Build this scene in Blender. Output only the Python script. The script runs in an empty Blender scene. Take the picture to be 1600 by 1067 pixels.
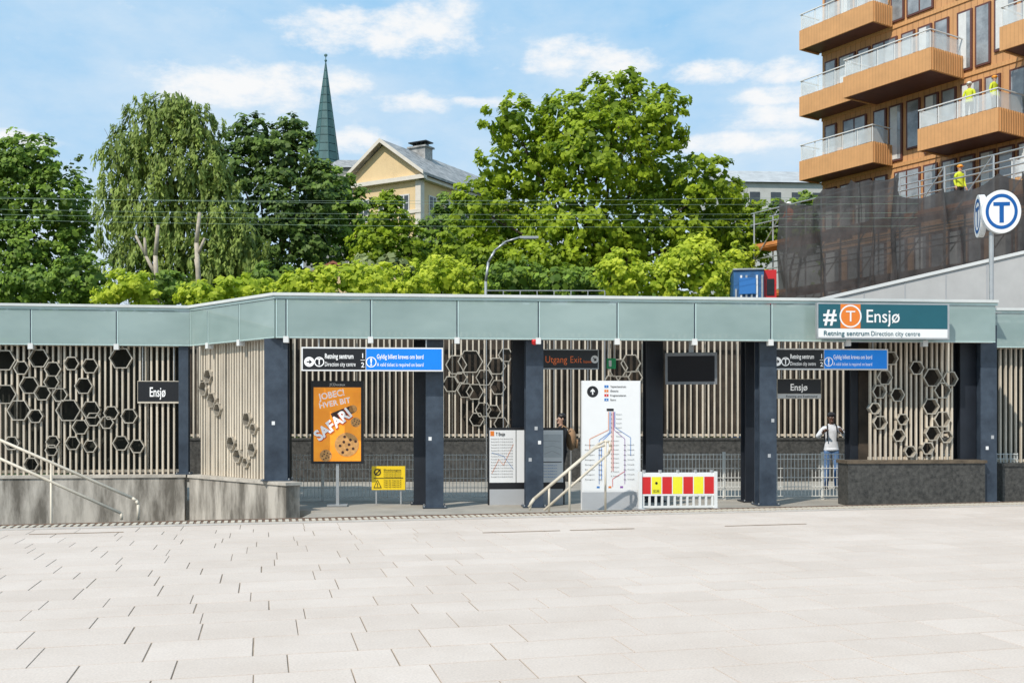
import bpy, math, random
import numpy as np
from mathutils import Vector, Matrix
random.seed(7); RNG=np.random.default_rng(11)
sc=bpy.context.scene; COL=sc.collection
F=1600.0; HZ=650.0; EH=1.6; GZ=-1.5; FZ=-0.2
def W(px,py,Y): return Vector(((px-800)/F*Y, Y, EH+(HZ-py)/F*Y))
# ---------------- materials
MATS={}
def mat(name,col,rough=.6,var=.12,scale=3.0,bump=0.0,metal=0.0,detail=6,spec=.5,col2=None,emit=None,stretch=None,alpha=None,trans=0,lo=.3,hi=.7):
    if name in MATS: return MATS[name]
    m=bpy.data.materials.new(name); m.use_nodes=True; nt=m.node_tree; N=nt.nodes; L=nt.links
    b=N['Principled BSDF']; b.inputs['Roughness'].default_value=rough; b.inputs['Metallic'].default_value=metal
    b.inputs['Specular IOR Level'].default_value=spec
    tc=N.new('ShaderNodeTexCoord'); mp=N.new('ShaderNodeMapping'); L.new(tc.outputs['Object'],mp.inputs['Vector'])
    if stretch: mp.inputs['Scale'].default_value=stretch
    nz=N.new('ShaderNodeTexNoise'); nz.inputs['Scale'].default_value=scale; nz.inputs['Detail'].default_value=detail; nz.inputs['Roughness'].default_value=.65
    L.new(mp.outputs[0],nz.inputs['Vector'])
    rp=N.new('ShaderNodeValToRGB'); rp.color_ramp.elements[0].position=lo; rp.color_ramp.elements[1].position=hi
    c1=[max(0,c*(1-var)) for c in col]; c2=list(col2) if col2 else [min(1,c*(1+var)) for c in col]
    rp.color_ramp.elements[0].color=(*c1,1); rp.color_ramp.elements[1].color=(*c2,1)
    L.new(nz.outputs['Fac'],rp.inputs[0]); L.new(rp.outputs[0],b.inputs['Base Color'])
    if bump:
        bp=N.new('ShaderNodeBump'); bp.inputs['Strength'].default_value=bump; bp.inputs['Distance'].default_value=.02
        n2=N.new('ShaderNodeTexNoise'); n2.inputs['Scale'].default_value=scale*6; n2.inputs['Detail'].default_value=5
        L.new(mp.outputs[0],n2.inputs['Vector']); L.new(n2.outputs['Fac'],bp.inputs['Height']); L.new(bp.outputs[0],b.inputs['Normal'])
    if emit: L.new(rp.outputs[0],b.inputs['Emission Color']); b.inputs['Emission Strength'].default_value=emit
    if alpha is not None: b.inputs['Alpha'].default_value=alpha
    if trans: b.inputs['Transmission Weight'].default_value=trans
    MATS[name]=m; return m
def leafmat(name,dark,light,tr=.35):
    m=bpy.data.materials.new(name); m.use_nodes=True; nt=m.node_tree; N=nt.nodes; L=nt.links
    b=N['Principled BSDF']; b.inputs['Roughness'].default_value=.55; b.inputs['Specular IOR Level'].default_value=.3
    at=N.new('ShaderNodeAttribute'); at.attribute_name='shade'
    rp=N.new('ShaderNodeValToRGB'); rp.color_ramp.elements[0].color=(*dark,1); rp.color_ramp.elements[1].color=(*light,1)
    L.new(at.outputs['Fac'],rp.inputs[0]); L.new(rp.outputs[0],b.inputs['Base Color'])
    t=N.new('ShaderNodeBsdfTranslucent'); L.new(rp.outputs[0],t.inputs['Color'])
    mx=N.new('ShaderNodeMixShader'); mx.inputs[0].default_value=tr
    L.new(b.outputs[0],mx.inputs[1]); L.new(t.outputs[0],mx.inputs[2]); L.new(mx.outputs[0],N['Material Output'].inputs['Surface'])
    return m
# ---------------- mesh builder
class MB:
    def __init__(s): s.v=[];s.f=[];s.m=[];s.mats=[]
    def mi(s,m):
        if m not in s.mats: s.mats.append(m)
        return s.mats.index(m)
    def add(s,vs,fs,m):
        o=len(s.v); k=s.mi(m); s.v+= [tuple(v) for v in vs]
        for f in fs: s.f.append(tuple(i+o for i in f)); s.m.append(k)
    def box(s,x0,x1,y0,y1,z0,z1,m):
        s.add([(x0,y0,z0),(x1,y0,z0),(x1,y1,z0),(x0,y1,z0),(x0,y0,z1),(x1,y0,z1),(x1,y1,z1),(x0,y1,z1)],
          [(0,3,2,1),(4,5,6,7),(0,1,5,4),(1,2,6,5),(2,3,7,6),(3,0,4,7)],m)
    def quad(s,a,b,c,d,m): s.add([a,b,c,d],[(0,1,2,3)],m)
    def tube(s,p0,p1,r0,m,r1=None,n=8):
        r1=r0 if r1 is None else r1; p0=Vector(p0);p1=Vector(p1); d=(p1-p0)
        if d.length<1e-6: return
        d.normalize(); a=d.orthogonal().normalized(); b=d.cross(a); vs=[]
        for p,r in((p0,r0),(p1,r1)):
            for i in range(n):
                t=2*math.pi*i/n; vs.append(p+a*(r*math.cos(t))+b*(r*math.sin(t)))
        fs=[(i,(i+1)%n,n+(i+1)%n,n+i) for i in range(n)]+[tuple(range(n-1,-1,-1)),tuple(range(n,2*n))]
        s.add(vs,fs,m)
    def path(s,pts,r,m,n=8,r1=None):
        k=len(pts)-1; r1=r if r1 is None else r1
        for i in range(k):
            s.tube(pts[i],pts[i+1],r+(r1-r)*i/k,m,r+(r1-r)*(i+1)/k,n)
            if i: s.sph(pts[i],(r+(r1-r)*i/k,)*3,m,8,6)
    def prism(s,poly,z0,z1,m):
        n=len(poly); vs=[(x,y,z0) for x,y in poly]+[(x,y,z1) for x,y in poly]
        s.add(vs,[tuple(range(n-1,-1,-1)),tuple(range(n,2*n))]+[(i,(i+1)%n,n+(i+1)%n,n+i) for i in range(n)],m)
    def prismxz(s,poly,y0,y1,m):
        n=len(poly); vs=[(x,y0,z) for x,z in poly]+[(x,y1,z) for x,z in poly]
        s.add(vs,[tuple(range(n)),tuple(range(2*n-1,n-1,-1))]+[(i,n+i,n+(i+1)%n,(i+1)%n) for i in range(n)],m)
    def sph(s,c,r,m,u=10,w=7):
        vs=[(c[0],c[1],c[2]+r[2])]
        for j in range(1,w):
            t=math.pi*j/w
            for i in range(u):
                p=2*math.pi*i/u; vs.append((c[0]+r[0]*math.sin(t)*math.cos(p),c[1]+r[1]*math.sin(t)*math.sin(p),c[2]+r[2]*math.cos(t)))
        vs.append((c[0],c[1],c[2]-r[2])); fs=[]
        for i in range(u): fs.append((0,1+i,1+(i+1)%u))
        for j in range(w-2):
            for i in range(u): fs.append((1+j*u+i,1+(j+1)*u+i,1+(j+1)*u+(i+1)%u,1+j*u+(i+1)%u))
        e=len(vs)-1; b=1+(w-2)*u
        for i in range(u): fs.append((e,b+(i+1)%u,b+i))
        s.add(vs,fs,m)
    def hexring(s,x,z,R,t,y0,y1,m,n=6,ph=0):
        vs=[]
        for y in(y0,y1):
            for r in(R,R-t):
                for i in range(n):
                    a=2*math.pi*i/n+ph; vs.append((x+r*math.cos(a),y,z+r*math.sin(a)))
        fs=[]
        for i in range(n):
            j=(i+1)%n; fs+=[(i,j,n+j,n+i),(2*n+j,2*n+i,3*n+i,3*n+j),(j,i,2*n+i,2*n+j),(n+i,n+j,3*n+j,3*n+i)]
        s.add(vs,fs,m)
    def obj(s,name,parent=None,label=None,cat=None,loc=(0,0,0),rz=0,smooth=False,group=None,kind=None):
        me=bpy.data.meshes.new(name); me.from_pydata(s.v,[],s.f)
        for m in s.mats: me.materials.append(m)
        me.polygons.foreach_set('material_index',s.m)
        if smooth: me.polygons.foreach_set('use_smooth',[True]*len(s.f))
        me.update(); return mk(name,me,parent,label,cat,loc,rz,group,kind)
def mk(name,data,parent=None,label=None,cat=None,loc=(0,0,0),rz=0,group=None,kind=None):
    o=bpy.data.objects.new(name,data); COL.objects.link(o); o.location=loc; o.rotation_euler=(0,0,rz)
    if parent: o.parent=parent
    if label: o['label']=label
    if cat: o['category']=cat
    if group: o['group']=group
    if kind: o['kind']=kind
    return o
def empty(name,label,cat,loc,rz=0,group=None): return mk(name,None,None,label,cat,loc,rz,group)
# text
TG={}
def textgeo(s,bold=0):
    if (s,bold) in TG: return TG[(s,bold)]
    cu=bpy.data.curves.new('t','FONT'); cu.body=s; cu.size=1; cu.offset=bold; cu.resolution_u=3
    o=bpy.data.objects.new('t',cu); COL.objects.link(o); bpy.context.view_layer.update()
    me=bpy.data.meshes.new_from_object(o); vs=[v.co.copy() for v in me.vertices]; fs=[tuple(p.vertices) for p in me.polygons]
    bpy.data.objects.remove(o); bpy.data.curves.remove(cu); bpy.data.meshes.remove(me); TG[(s,bold)]=(vs,fs); return vs,fs
def puttext(mb,s,x,z,h,m,y,w=None,al='L',rot=0,bold=.012):
    vs,fs=textgeo(s,bold)
    if not vs: return
    x0=min(v.x for v in vs);x1=max(v.x for v in vs); k=h/.7; kx=k if w is None else w/(x1-x0)
    ww=(x1-x0)*kx; ox={'L':0,'C':-ww/2,'R':-ww}[al]; c,sn=math.cos(rot),math.sin(rot); out=[]
    for v in vs:
        a=(v.x-x0)*kx+ox; b=v.y*k; out.append((x+a*c-b*sn,y,z+a*sn+b*c))
    mb.add(out,fs,m)
class Sign:
    def __init__(s,name,label,cat,px0,px1,py0,py1,Y,ang=5,depth=.1,body=None,group=None,base=None):
        s.w=(px1-px0)/F*Y; s.h=(py1-py0)/F*Y; z0=EH+(HZ-py1)/F*Y; s.d=depth
        zb=z0 if base is None else base; s.oz=z0-zb
        s.root=empty(name,label,cat,(((px0+px1)/2-800)/F*Y,Y,zb),math.radians(ang),group)
        s.body=MB(); s.p=MB(); s.t=MB(); s.bm=body; s.z0=z0
        if body: s.body.box(-s.w/2,s.w/2,-depth/2,depth/2,s.oz,s.oz+s.h,body)
    def X(s,f): return (f-.5)*s.w
    def Z(s,f): return s.oz+f*s.h
    def yy(s,l): return -s.d/2-.003*l
    def rect(s,a,b,c,d,m,l=1):
        y=s.yy(l); s.p.quad((s.X(a),y,s.Z(c)),(s.X(b),y,s.Z(c)),(s.X(b),y,s.Z(d)),(s.X(a),y,s.Z(d)),m)
    def disc(s,a,c,r,m,l=2,sx=1,n=24):
        y=s.yy(l); s.p.add([(s.X(a)+r*sx*math.cos(2*math.pi*i/n),y,s.Z(c)+r*math.sin(2*math.pi*i/n)) for i in range(n)],[tuple(range(n))],m)
    def ring(s,a,c,r,t,m,l=3,n=24):
        y=s.yy(l); vs=[]
        for q in(r,r-t): vs+=[(s.X(a)+q*math.cos(2*math.pi*i/n),y,s.Z(c)+q*math.sin(2*math.pi*i/n)) for i in range(n)]
        s.p.add(vs,[(i,(i+1)%n,n+(i+1)%n,n+i) for i in range(n)],m)
    def line(s,pts,t,m,l=3):
        y=s.yy(l)
        for (a,b),(c,d) in zip(pts,pts[1:]):
            p=Vector((s.X(a),s.Z(b)));q=Vector((s.X(c),s.Z(d)));n=(q-p);
            if n.length<1e-6: continue
            n=Vector((-n.y,n.x)).normalized()*t/2
            s.p.quad((p.x-n.x,y,p.y-n.y),(q.x-n.x,y,q.y-n.y),(q.x+n.x,y,q.y+n.y),(p.x+n.x,y,p.y+n.y),m)
    def poly(s,pts,m,l=2):
        y=s.yy(l); s.p.add([(s.X(a),y,s.Z(b)) for a,b in pts],[tuple(range(len(pts)))],m)
    def text(s,t,a,c,fh,m,fw=None,al='L',l=4,rot=0,bold=.012):
        puttext(s.t,t,s.X(a),s.Z(c),fh*s.h,m,s.yy(l),None if fw is None else fw*s.w,al,rot,bold)
    def arrow(s,a,c,r,m,ang=0,l=4):
        y=s.yy(l); sh=[(-.13,-.6),(.13,-.6),(.13,.1),(.42,-.12),(.42,.2),(0,.62),(-.42,.2),(-.42,-.12),(-.13,.1)]
        ca,sa=math.cos(ang),math.sin(ang)
        v=[(s.X(a)+r*(x*ca-z*sa),y,s.Z(c)+r*(x*sa+z*ca)) for x,z in sh]
        s.p.add(v,[(0,1,2,8),(2,3,4,5,6,7,8)],m)
    def done(s,bn='panel'):
        if s.body.v: s.body.obj(bn,s.root)
        if s.p.v: s.p.obj('printed_face',s.root)
        if s.t.v: s.t.obj('lettering',s.root)
        return s.root
# ---------------- palette
navy=mat('navy_paint',(.032,.048,.075),.42,.45,2.5,.08,col2=(.058,.080,.11))
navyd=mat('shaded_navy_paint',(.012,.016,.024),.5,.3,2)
black=mat('black_paint',(.012,.013,.015),.4,.2,3)
white=mat('white_paint',(.72,.72,.70),.5,.05,2)
cream=mat('cream_metal',(.62,.55,.44),.45,.12,3)
slatm=mat('slat_paint',(.62,.54,.43),.42,.26,1.3,stretch=(1,1,.4))
slatd=mat('dim_interior_dark',(.020,.022,.016),.8,.7,1.5)  # painted dark for the dim interior between the slats
slatf=mat('far_dim_interior_dark',(.045,.034,.024),.8,.8,1.5)  # brownish dark painted for the dim depth behind the far slats
hexm=mat('hexagon_metal',(.50,.45,.37),.32,.3,4,metal=.3)
conc=mat('concrete',(.28,.25,.205),.85,.5,1.6,.4,stretch=(1.6,1,.35),detail=10,col2=(.50,.46,.40),lo=.38,hi=.60)
capm=mat('concrete_cap',(.46,.42,.36),.8,.3,3,.3)
gran=mat('dark_granite',(.045,.043,.038),.5,.6,14,.2,col2=(.10,.095,.085))
soil=mat('brown_coping',(.12,.09,.06),.8,.4,6,.3)
steel=mat('brushed_steel',(.62,.57,.50),.35,.08,6,metal=.6)
galv=mat('galvanised_steel',(.45,.46,.46),.4,.12,6,metal=.5)
wirem=mat('white_wire',(.74,.74,.70),.4,.05,6)
glassf=mat('frosted_glass',(.29,.40,.375),.035,.10,.45,stretch=(.6,1,1.2),spec=1.0,col2=(.42,.535,.505),detail=4,alpha=.70)
glasst=mat('frosted_glass_edge',(.46,.60,.57),.1,.12,2,spec=.8)
lightcap=mat('light_metal_cap',(.62,.64,.62),.4,.08,3)
orange=mat('sign_orange',(.75,.20,.02),.5,.03,2)
teal=mat('sign_teal',(.012,.10,.13),.4,.08,2)
sblack=mat('sign_black',(.010,.010,.012),.35,.1,2)
sblue=mat('sign_blue',(.0,.20,.70),.4,.04,2)
lblue=mat('brightened_sign_blue',(.0,.17,.60),.4,.04,2,emit=.4)  # emission added to brighten the blue panels in canopy shade
lwhite=mat('brightened_lettering_white',(.80,.80,.79),.5,.02,2,emit=.35)  # emission added so white lettering stays bright in the shade
lorange=mat('brightened_lettering_orange',(.65,.14,.03),.5,.02,2,emit=.25)  # weak emission added to brighten the orange lettering
swhite=mat('sign_white',(.80,.80,.79),.5,.02,2)
sgrey=mat('sign_grey',(.42,.43,.44),.5,.06,2)
spale=mat('map_pale_grey',(.60,.62,.62),.5,.06,8)
red=mat('sign_red',(.62,.02,.02),.4,.06,2)
yellow=mat('sign_yellow',(.90,.62,.01),.45,.05,2)
lime=mat('barrier_yellow',(.85,.78,.03),.45,.05,2)
blue2=mat('route_blue',(.03,.18,.50),.5,.03,2); purple=mat('route_purple',(.25,.07,.35),.5,.03,2); green2=mat('sign_green',(.01,.35,.12),.5,.03,2)
# ---------------- ground
def nodes(m): return m.node_tree.nodes,m.node_tree.links
g=MB(); grass=mat('grass_ground',(.05,.085,.02),.9,.5,.6,.3)
g.quad((-900,-300,GZ),(900,-300,GZ),(900,1800,GZ),(-900,1800,GZ),grass); g.obj('ground',kind='structure')
ang=math.radians(13.6); ca,sa=math.cos(ang),math.sin(ang)
E0=Vector((-7.4,14.9))
def PL(u,v,z=0): return (E0.x+u*ca-v*sa, E0.y+u*sa+v*ca, z)
joint=mat('paving_joint',(.24,.17,.11),.95,.5,1.5,col2=(.42,.34,.26))
floorm=mat('concourse_concrete',(.36,.33,.28),.8,.2,1.5,.15)
b=MB(); p=[PL(-30,-40),PL(45,-40),PL(45,-.0),PL(-30,-.0)]
b.prism([(q[0],q[1]) for q in p],GZ+.003,-.006,joint); b.obj('plaza_base',kind='structure')
b=MB(); b.prism([(-3.75,14),(34,20),(34,28.9),(-30,28.9),(-30,19.6),(-14,21.1),(-6.85,21.98),(-4.6,19.78),(-3.75,19.6)],GZ+.006,-.21,floorm); b.obj('concourse_floor',kind='structure')
b=MB(); b.prism([(-30,8),(-3.75,14.5),(-3.75,19.65),(-4.6,19.8),(-6.85,22),(-14,21.1),(-30,19.6)],GZ+.004,GZ+.05,floorm); b.obj('stairwell_floor',kind='structure')
b=MB()
for k in range(9): b.box(-12.5+k*.34,-12.5+(k+1)*.34,17.2,20.3,GZ+.052,-.15-k*.14,conc)
b.obj('stairs',kind='structure')
# slabs
pm=bpy.data.materials.new('pale_paving_slabs'); pm.use_nodes=True; N,L=nodes(pm); B=N['Principled BSDF']; B.inputs['Roughness'].default_value=.75; B.inputs['Specular IOR Level'].default_value=.3
at=N.new('ShaderNodeAttribute'); at.attribute_name='shade'
rp=N.new('ShaderNodeValToRGB'); rp.color_ramp.elements[0].color=(.62,.52,.44,1); rp.color_ramp.elements[1].color=(.74,.635,.55,1); L.new(at.outputs['Fac'],rp.inputs[0])
tc=N.new('ShaderNodeTexCoord'); n1=N.new('ShaderNodeTexNoise'); n1.inputs['Scale'].default_value=.55; n1.inputs['Detail'].default_value=8; n1.inputs['Roughness'].default_value=.7; L.new(tc.outputs['Object'],n1.inputs['Vector'])
n2=N.new('ShaderNodeTexNoise'); n2.inputs['Scale'].default_value=60; n2.inputs['Detail'].default_value=4; L.new(tc.outputs['Object'],n2.inputs['Vector'])
r1=N.new('ShaderNodeValToRGB'); r1.color_ramp.elements[0].position=.3; r1.color_ramp.elements[0].color=(.88,.86,.84,1); r1.color_ramp.elements[1].position=.6; r1.color_ramp.elements[1].color=(1,1,1,1); L.new(n1.outputs['Fac'],r1.inputs[0])
r2=N.new('ShaderNodeValToRGB'); r2.color_ramp.elements[0].position=.3; r2.color_ramp.elements[0].color=(.84,.84,.84,1); r2.color_ramp.elements[1].position=.65; r2.color_ramp.elements[1].color=(1.0,1.0,1.0,1); L.new(n2.outputs['Fac'],r2.inputs[0])
m1=N.new('ShaderNodeMix'); m1.data_type='RGBA'; m1.blend_type='MULTIPLY'; m1.inputs[0].default_value=1; L.new(rp.outputs[0],m1.inputs[6]); L.new(r1.outputs[0],m1.inputs[7])
m2=N.new('ShaderNodeMix'); m2.data_type='RGBA'; m2.blend_type='MULTIPLY'; m2.inputs[0].default_value=1; L.new(m1.outputs[2],m2.inputs[6]); L.new(r2.outputs[0],m2.inputs[7]); L.new(m2.outputs[2],B.inputs['Base Color'])
bp=N.new('ShaderNodeBump'); bp.inputs['Strength'].default_value=.25; bp.inputs['Distance'].default_value=.004; L.new(n2.outputs['Fac'],bp.inputs['Height']); L.new(bp.outputs[0],B.inputs['Normal'])
vs=[];fs=[];sh=[]; v=-.62
while v>-17.5:
    hgt=random.choice([.45,.5,.6,.6]); u=-14-random.random()
    while u<26:
        wd=random.choice([.5,.6,.7,.7,.8,.9]); gp=random.choice([.005,.007,.009,.011])/2; gq=random.choice([.008,.011,.014,.018])/2
        t=random.uniform(-.0006,.0006); o=len(vs)
        x0,x1,y0,y1=u+gp,u+wd-gp,v-hgt+gq,v-gq; c=.002
        for k,(a,bq) in enumerate([(x0,y0),(x1,y0),(x1,y1),(x0,y1)]): vs.append(PL(a,bq,-.0055))
        for k,(a,bq) in enumerate([(x0+c,y0+c),(x1-c,y0+c),(x1-c,y1-c),(x0+c,y1-c)]): vs.append(PL(a,bq,t))
        fs+=[(o+4,o+5,o+6,o+7),(o,o+1,o+5,o+4),(o+1,o+2,o+6,o+5),(o+2,o+3,o+7,o+6),(o+3,o,o+4,o+7)]
        sh+=[min(1,max(0,random.gauss(.62,.13)))]*5; u+=wd
    v-=hgt
me=bpy.data.meshes.new('plaza_paving'); me.from_pydata(vs,[],fs); me.materials.append(pm)
a=me.attributes.new('shade','FLOAT','FACE'); a.data.foreach_set('value',sh); mk('plaza_paving',me,kind='structure')
edgem=mat('corroded_edge_steel',(.20,.13,.09),.6,.3,8,.2); nose=mat('pale_nosing',(.5,.44,.38),.7,.15,4,.2)
b=MB()
def pbox(mb,u0,u1,v0,v1,z0,z1,m):
    P=[PL(u0,v0),PL(u1,v0),PL(u1,v1),PL(u0,v1)]; mb.prism([(q[0],q[1]) for q in P],z0,z1,m)
pbox(b,-14,26,-.60,-.34,-.005,.004,nose); pbox(b,-14,26,-.33,-.02,-.005,.0,edgem)
for k in range(400):
    u=-14+k*.1; pbox(b,u,u+.055,-.31,-.05,-.004,.014,cream)
pbox(b,-14,26,.002,.06,-.2,.02,edgem)
b.obj('plaza_edge_grating',kind='structure')
slotm=mat('slot_brown',(.28,.20,.14),.7,.3,8)
for u0,u1,v0 in((6.6,7.7,-2.5),(7.85,8.8,-2.5),(10.2,11.5,-2.5),(.6,1.8,-1.25)):
    b=MB(); pbox(b,u0,u1,v0,v0+.035,.002,.007,slotm); b.obj('drain_slot',None,'narrow rusty drain slot set in pale paving','drain',group='drain slots in the plaza')
# ---------------- frames along fascia
class Fr:
    def __init__(s,a,b):
        s.o=Vector(a[:2]); d=Vector(b[:2])-s.o; s.L=d.length; s.d=d.normalized(); s.a=math.atan2(d.y,d.x)
    def u(s,px,off=0):
        n=Vector((-s.d.y,s.d.x)); o=s.o+n*off; k=(px-800)/F
        u=(k*o.y-o.x)/(s.d.x-k*s.d.y); return u, o.y+u*s.d.y
    def uz(s,px,py,off=0):
        u,Y=s.u(px,off); return u, EH+(HZ-py)/F*Y
A=(-4.51,19.5);Bp=(9.8,20.75);C=(-6.85,21.8);D=(-14.0,20.9)
FT=3.89;FB=3.09
def fascia(fr,joints,name,label,u_end=None):
    root=empty(name,label,'canopy',(fr.o.x,fr.o.y,FB),fr.a,'glass canopy edges')
    L0=fr.L; us=sorted([0]+[fr.u(j)[0] for j in joints]+[L0])
    cap=MB(); cap.box(-.03,L0+.03,-.07,.5,.80,.855,lightcap); cap.box(-.03,L0+.03,-.03,.02,.745,.797,glasst); cap.obj('cap_strip',root)
    for a0,a1 in zip(us,us[1:]):
        g=MB(); g.box(a0+.012,a1-.012,-.012,.012,0,.74,glassf); g.box(a0+.012,a1-.012,-.016,-.0125,.0,.02,glasst); g.box(a0+.013,a0+.035,-.016,-.0125,.021,.74,glasst); g.obj('glass_panel',root)
    be=MB(); be.box(0,L0,.24,.30,.16,.56,galv); be.box(0,L0,.10,.2,.0,.06,lightcap); be.box(0,L0,.06,.13,.60,.68,lightcap)
    u=.3; k=0
    while u<L0:
        be.box(u,u+.035,.04,.21,.06,.6,lightcap); k+=1
        if k%3==0: be.prismxz([(u+.1,.06),(u+.14,.06),(u+.5,.58),(u+.46,.58)],.05,.08,lightcap)
        u+=.72
    be.obj('edge_beam',root)
    for u in us[1:-1] if len(us)>2 else []:
        c=MB(); c.box(u-.05,u+.05,-.035,.10,-.09,.03,white); c.box(u-.01,u+.01,-.008,.0,.04,.73,navy); c.obj('clip',root)
    return root
fF=Fr(A,Bp);fS=Fr(C,A);fL=Fr(D,C)
fascia(fF,[447,579,714,841,964,1085,1204,1325,1445],'glass_canopy_edge','long frosted green glass canopy edge above station entrance')
fascia(fS,[325,374],'glass_canopy_edge','short angled frosted glass canopy edge over slatted wall')
fascia(fL,[-88,48,182],'glass_canopy_edge','frosted glass canopy edge above slatted screen and concrete wall')
fR=Fr((9.95,22.2),(15,22.6)); fascia(fR,[1620,1700],'glass_canopy_edge','recessed frosted glass canopy edge beside the entrance')
soff=mat('soffit_panels',(.16,.16,.15),.6,.2,3)
def shift(p,dx,dy): return (p[0]+dx,p[1]+dy)
b=MB(); b.prism([shift(D,.05,.32),shift(C,.05,.32),shift(A,.12,.32),shift(Bp,-.1,.32),(9.75,22.6),(-3.9,21.4),(-6.2,23.6),(-14,22.6)],3.62,3.80,soff)
b.obj('canopy_roof',None,'flat dark canopy roof slab above the station entrance','roof')
for k in range(14):
    u=.6+k*1.02; b=MB(); b.box(u-.04,u+.04,.33,1.8,3.48,3.615,cream); b.obj('roof_joist',None,'pale joist under the canopy roof','beam',(fF.o.x,fF.o.y,0),fF.a,group='joists under the canopy roof')
def screen(fr,off,u0,u1,z0,z1,hexes,label,sp=.118,sw=.036,back=.45,bd=.06,bm=None,t=.024):
    n=Vector((-fr.d.y,fr.d.x)); o=fr.o+n*off
    root=empty('slatted_screen',label,'screen',(o.x,o.y,z0),fr.a,'slatted station screens')
    s=MB(); H=z1-z0; u=u0; hs=[]
    for h in hexes:
        px,py,r=h; uu,zz=fr.uz(px,py,off); Y=fr.u(px,off)[1]; hs.append((uu,zz-z0,r/F*Y))
    while u<u1:
        cuts=[]; w_=sw*random.uniform(.9,1.1); yj=random.uniform(-.012,.012)
        for (hx,hz,hr) in hs:
            if abs(u+sw/2-hx)<hr*.9:
                dz=hr*.87 if abs(u+sw/2-hx)<hr*.5 else hr*.87*(1-(abs(u+sw/2-hx)/hr-.5)*2)
                cuts.append((hz-max(dz,.02),hz+max(dz,.02)))
        cuts.sort(); z=0
        for a0,a1 in cuts:
            if a0>z+.02: s.box(u,u+w_,-bd/2+yj,bd/2,z,min(a0,H),slatm)
            z=max(z,a1)
        if z<H: s.box(u,u+w_,-bd/2+yj,bd/2,z,H,slatm)
        u+=sp
    s.obj('slats',root)
    r=MB(); r.box(u0,u1,bd/2+.002,bd/2+.05,.04,.1,slatm); r.box(u0,u1,bd/2+.002,bd/2+.05,H-.12,H-.05,slatm); r.obj('rail',root)
    for a,c,q in hs:
        if u0<a<u1: hx=MB(); hx.hexring(a,c,q,t,-.085,.05,hexm); hx.obj('hexagon_ornament',root)
    bk=MB(); bk.box(u0,u1,back,back+.05,0,H,bm or slatd); bk.obj('interior_dark_panel',root,'added dark panel standing for the dim interior')  # added sheet, its dark colour stands for the shaded depth behind
    k=0; u=u0+.4
    pp=MB()
    while u<u1-.2:
        pp.box(u,u+.03,back-.12,back-.09,0,H,hexm); u+=.9
    pp.obj('support_bar',root)
    return root
WT=.36
hl=[(8,563,18),(62,560,16),(84,577,13),(190,560,18),(113,568,12),(142,572,13),(47,602,15),(68,614,13),(82,597,12),(95,617,12),(132,603,14),(10,616,17),(31,641,18),(108,641,19),(143,640,15),(127,667,13),(147,655,12),(203,650,13),(175,645,12),(57,650,12),(115,692,12),(20,692,12),(84,690,11),(82,703,10),(190,692,13),(215,697,12),(50,725,12),(142,697,11),(168,660,11),(35,575,12)]
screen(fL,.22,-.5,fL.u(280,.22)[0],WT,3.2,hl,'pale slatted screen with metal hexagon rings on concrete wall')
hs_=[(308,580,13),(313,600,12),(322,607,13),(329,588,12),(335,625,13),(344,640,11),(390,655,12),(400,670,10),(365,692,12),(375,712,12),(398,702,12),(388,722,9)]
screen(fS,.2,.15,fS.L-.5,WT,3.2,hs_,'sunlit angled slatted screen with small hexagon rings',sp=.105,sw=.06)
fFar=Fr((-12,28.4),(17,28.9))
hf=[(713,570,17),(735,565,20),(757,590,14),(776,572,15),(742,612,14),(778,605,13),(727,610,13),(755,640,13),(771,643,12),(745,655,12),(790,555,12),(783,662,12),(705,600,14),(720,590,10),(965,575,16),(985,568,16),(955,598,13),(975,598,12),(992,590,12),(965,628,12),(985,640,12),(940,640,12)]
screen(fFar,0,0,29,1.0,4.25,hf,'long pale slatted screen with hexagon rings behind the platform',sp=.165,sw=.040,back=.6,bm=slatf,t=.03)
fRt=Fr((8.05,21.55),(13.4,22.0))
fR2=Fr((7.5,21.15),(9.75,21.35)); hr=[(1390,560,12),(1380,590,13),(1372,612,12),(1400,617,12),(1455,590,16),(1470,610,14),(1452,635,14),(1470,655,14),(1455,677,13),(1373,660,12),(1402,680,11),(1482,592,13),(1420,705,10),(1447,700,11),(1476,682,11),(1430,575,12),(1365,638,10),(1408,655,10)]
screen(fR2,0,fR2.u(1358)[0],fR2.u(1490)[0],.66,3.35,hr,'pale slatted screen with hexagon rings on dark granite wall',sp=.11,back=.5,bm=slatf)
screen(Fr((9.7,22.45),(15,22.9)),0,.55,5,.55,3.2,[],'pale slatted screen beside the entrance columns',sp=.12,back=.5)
def wall(fr,off,u0,u1,z1,thick,m,cap,label,name='concrete_wall',proud=.03,base=FZ):
    n=Vector((-fr.d.y,fr.d.x)); o=fr.o+n*off
    r=empty(name,label,'wall',(o.x,o.y,base),fr.a); b=MB(); b.box(u0,u1,-thick/2,thick/2,-.004,z1-base-.06,m)
    b.obj('wall',r); c=MB(); c.box(u0-proud,u1+proud,-thick/2-proud,thick/2+proud,z1-base-.06,z1-base,cap); c.obj('coping',r); return r
wall(fL,.16,-.8,fL.L-.12,WT,.3,conc,capm,'stained grey concrete wall under slatted screen',base=GZ+.056)
wall(fS,.12,.02,fS.L+.42,WT-.004,.3,conc,capm,'weathered concrete parapet wall with water stains',base=GZ+.054)
wall(fFar,-.1,0,29,1.0,.35,gran,gran,'dark granite wall behind the station platform','granite_wall')
wall(fR2,-.15,-.75,2.15,.7,.5,gran,soil,'low dark speckled granite wall at entrance','granite_wall')
wall(fRt,.1,2.35,5.2,.6,.3,gran,gran,'dark granite wall beside the entrance','granite_wall')
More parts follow.
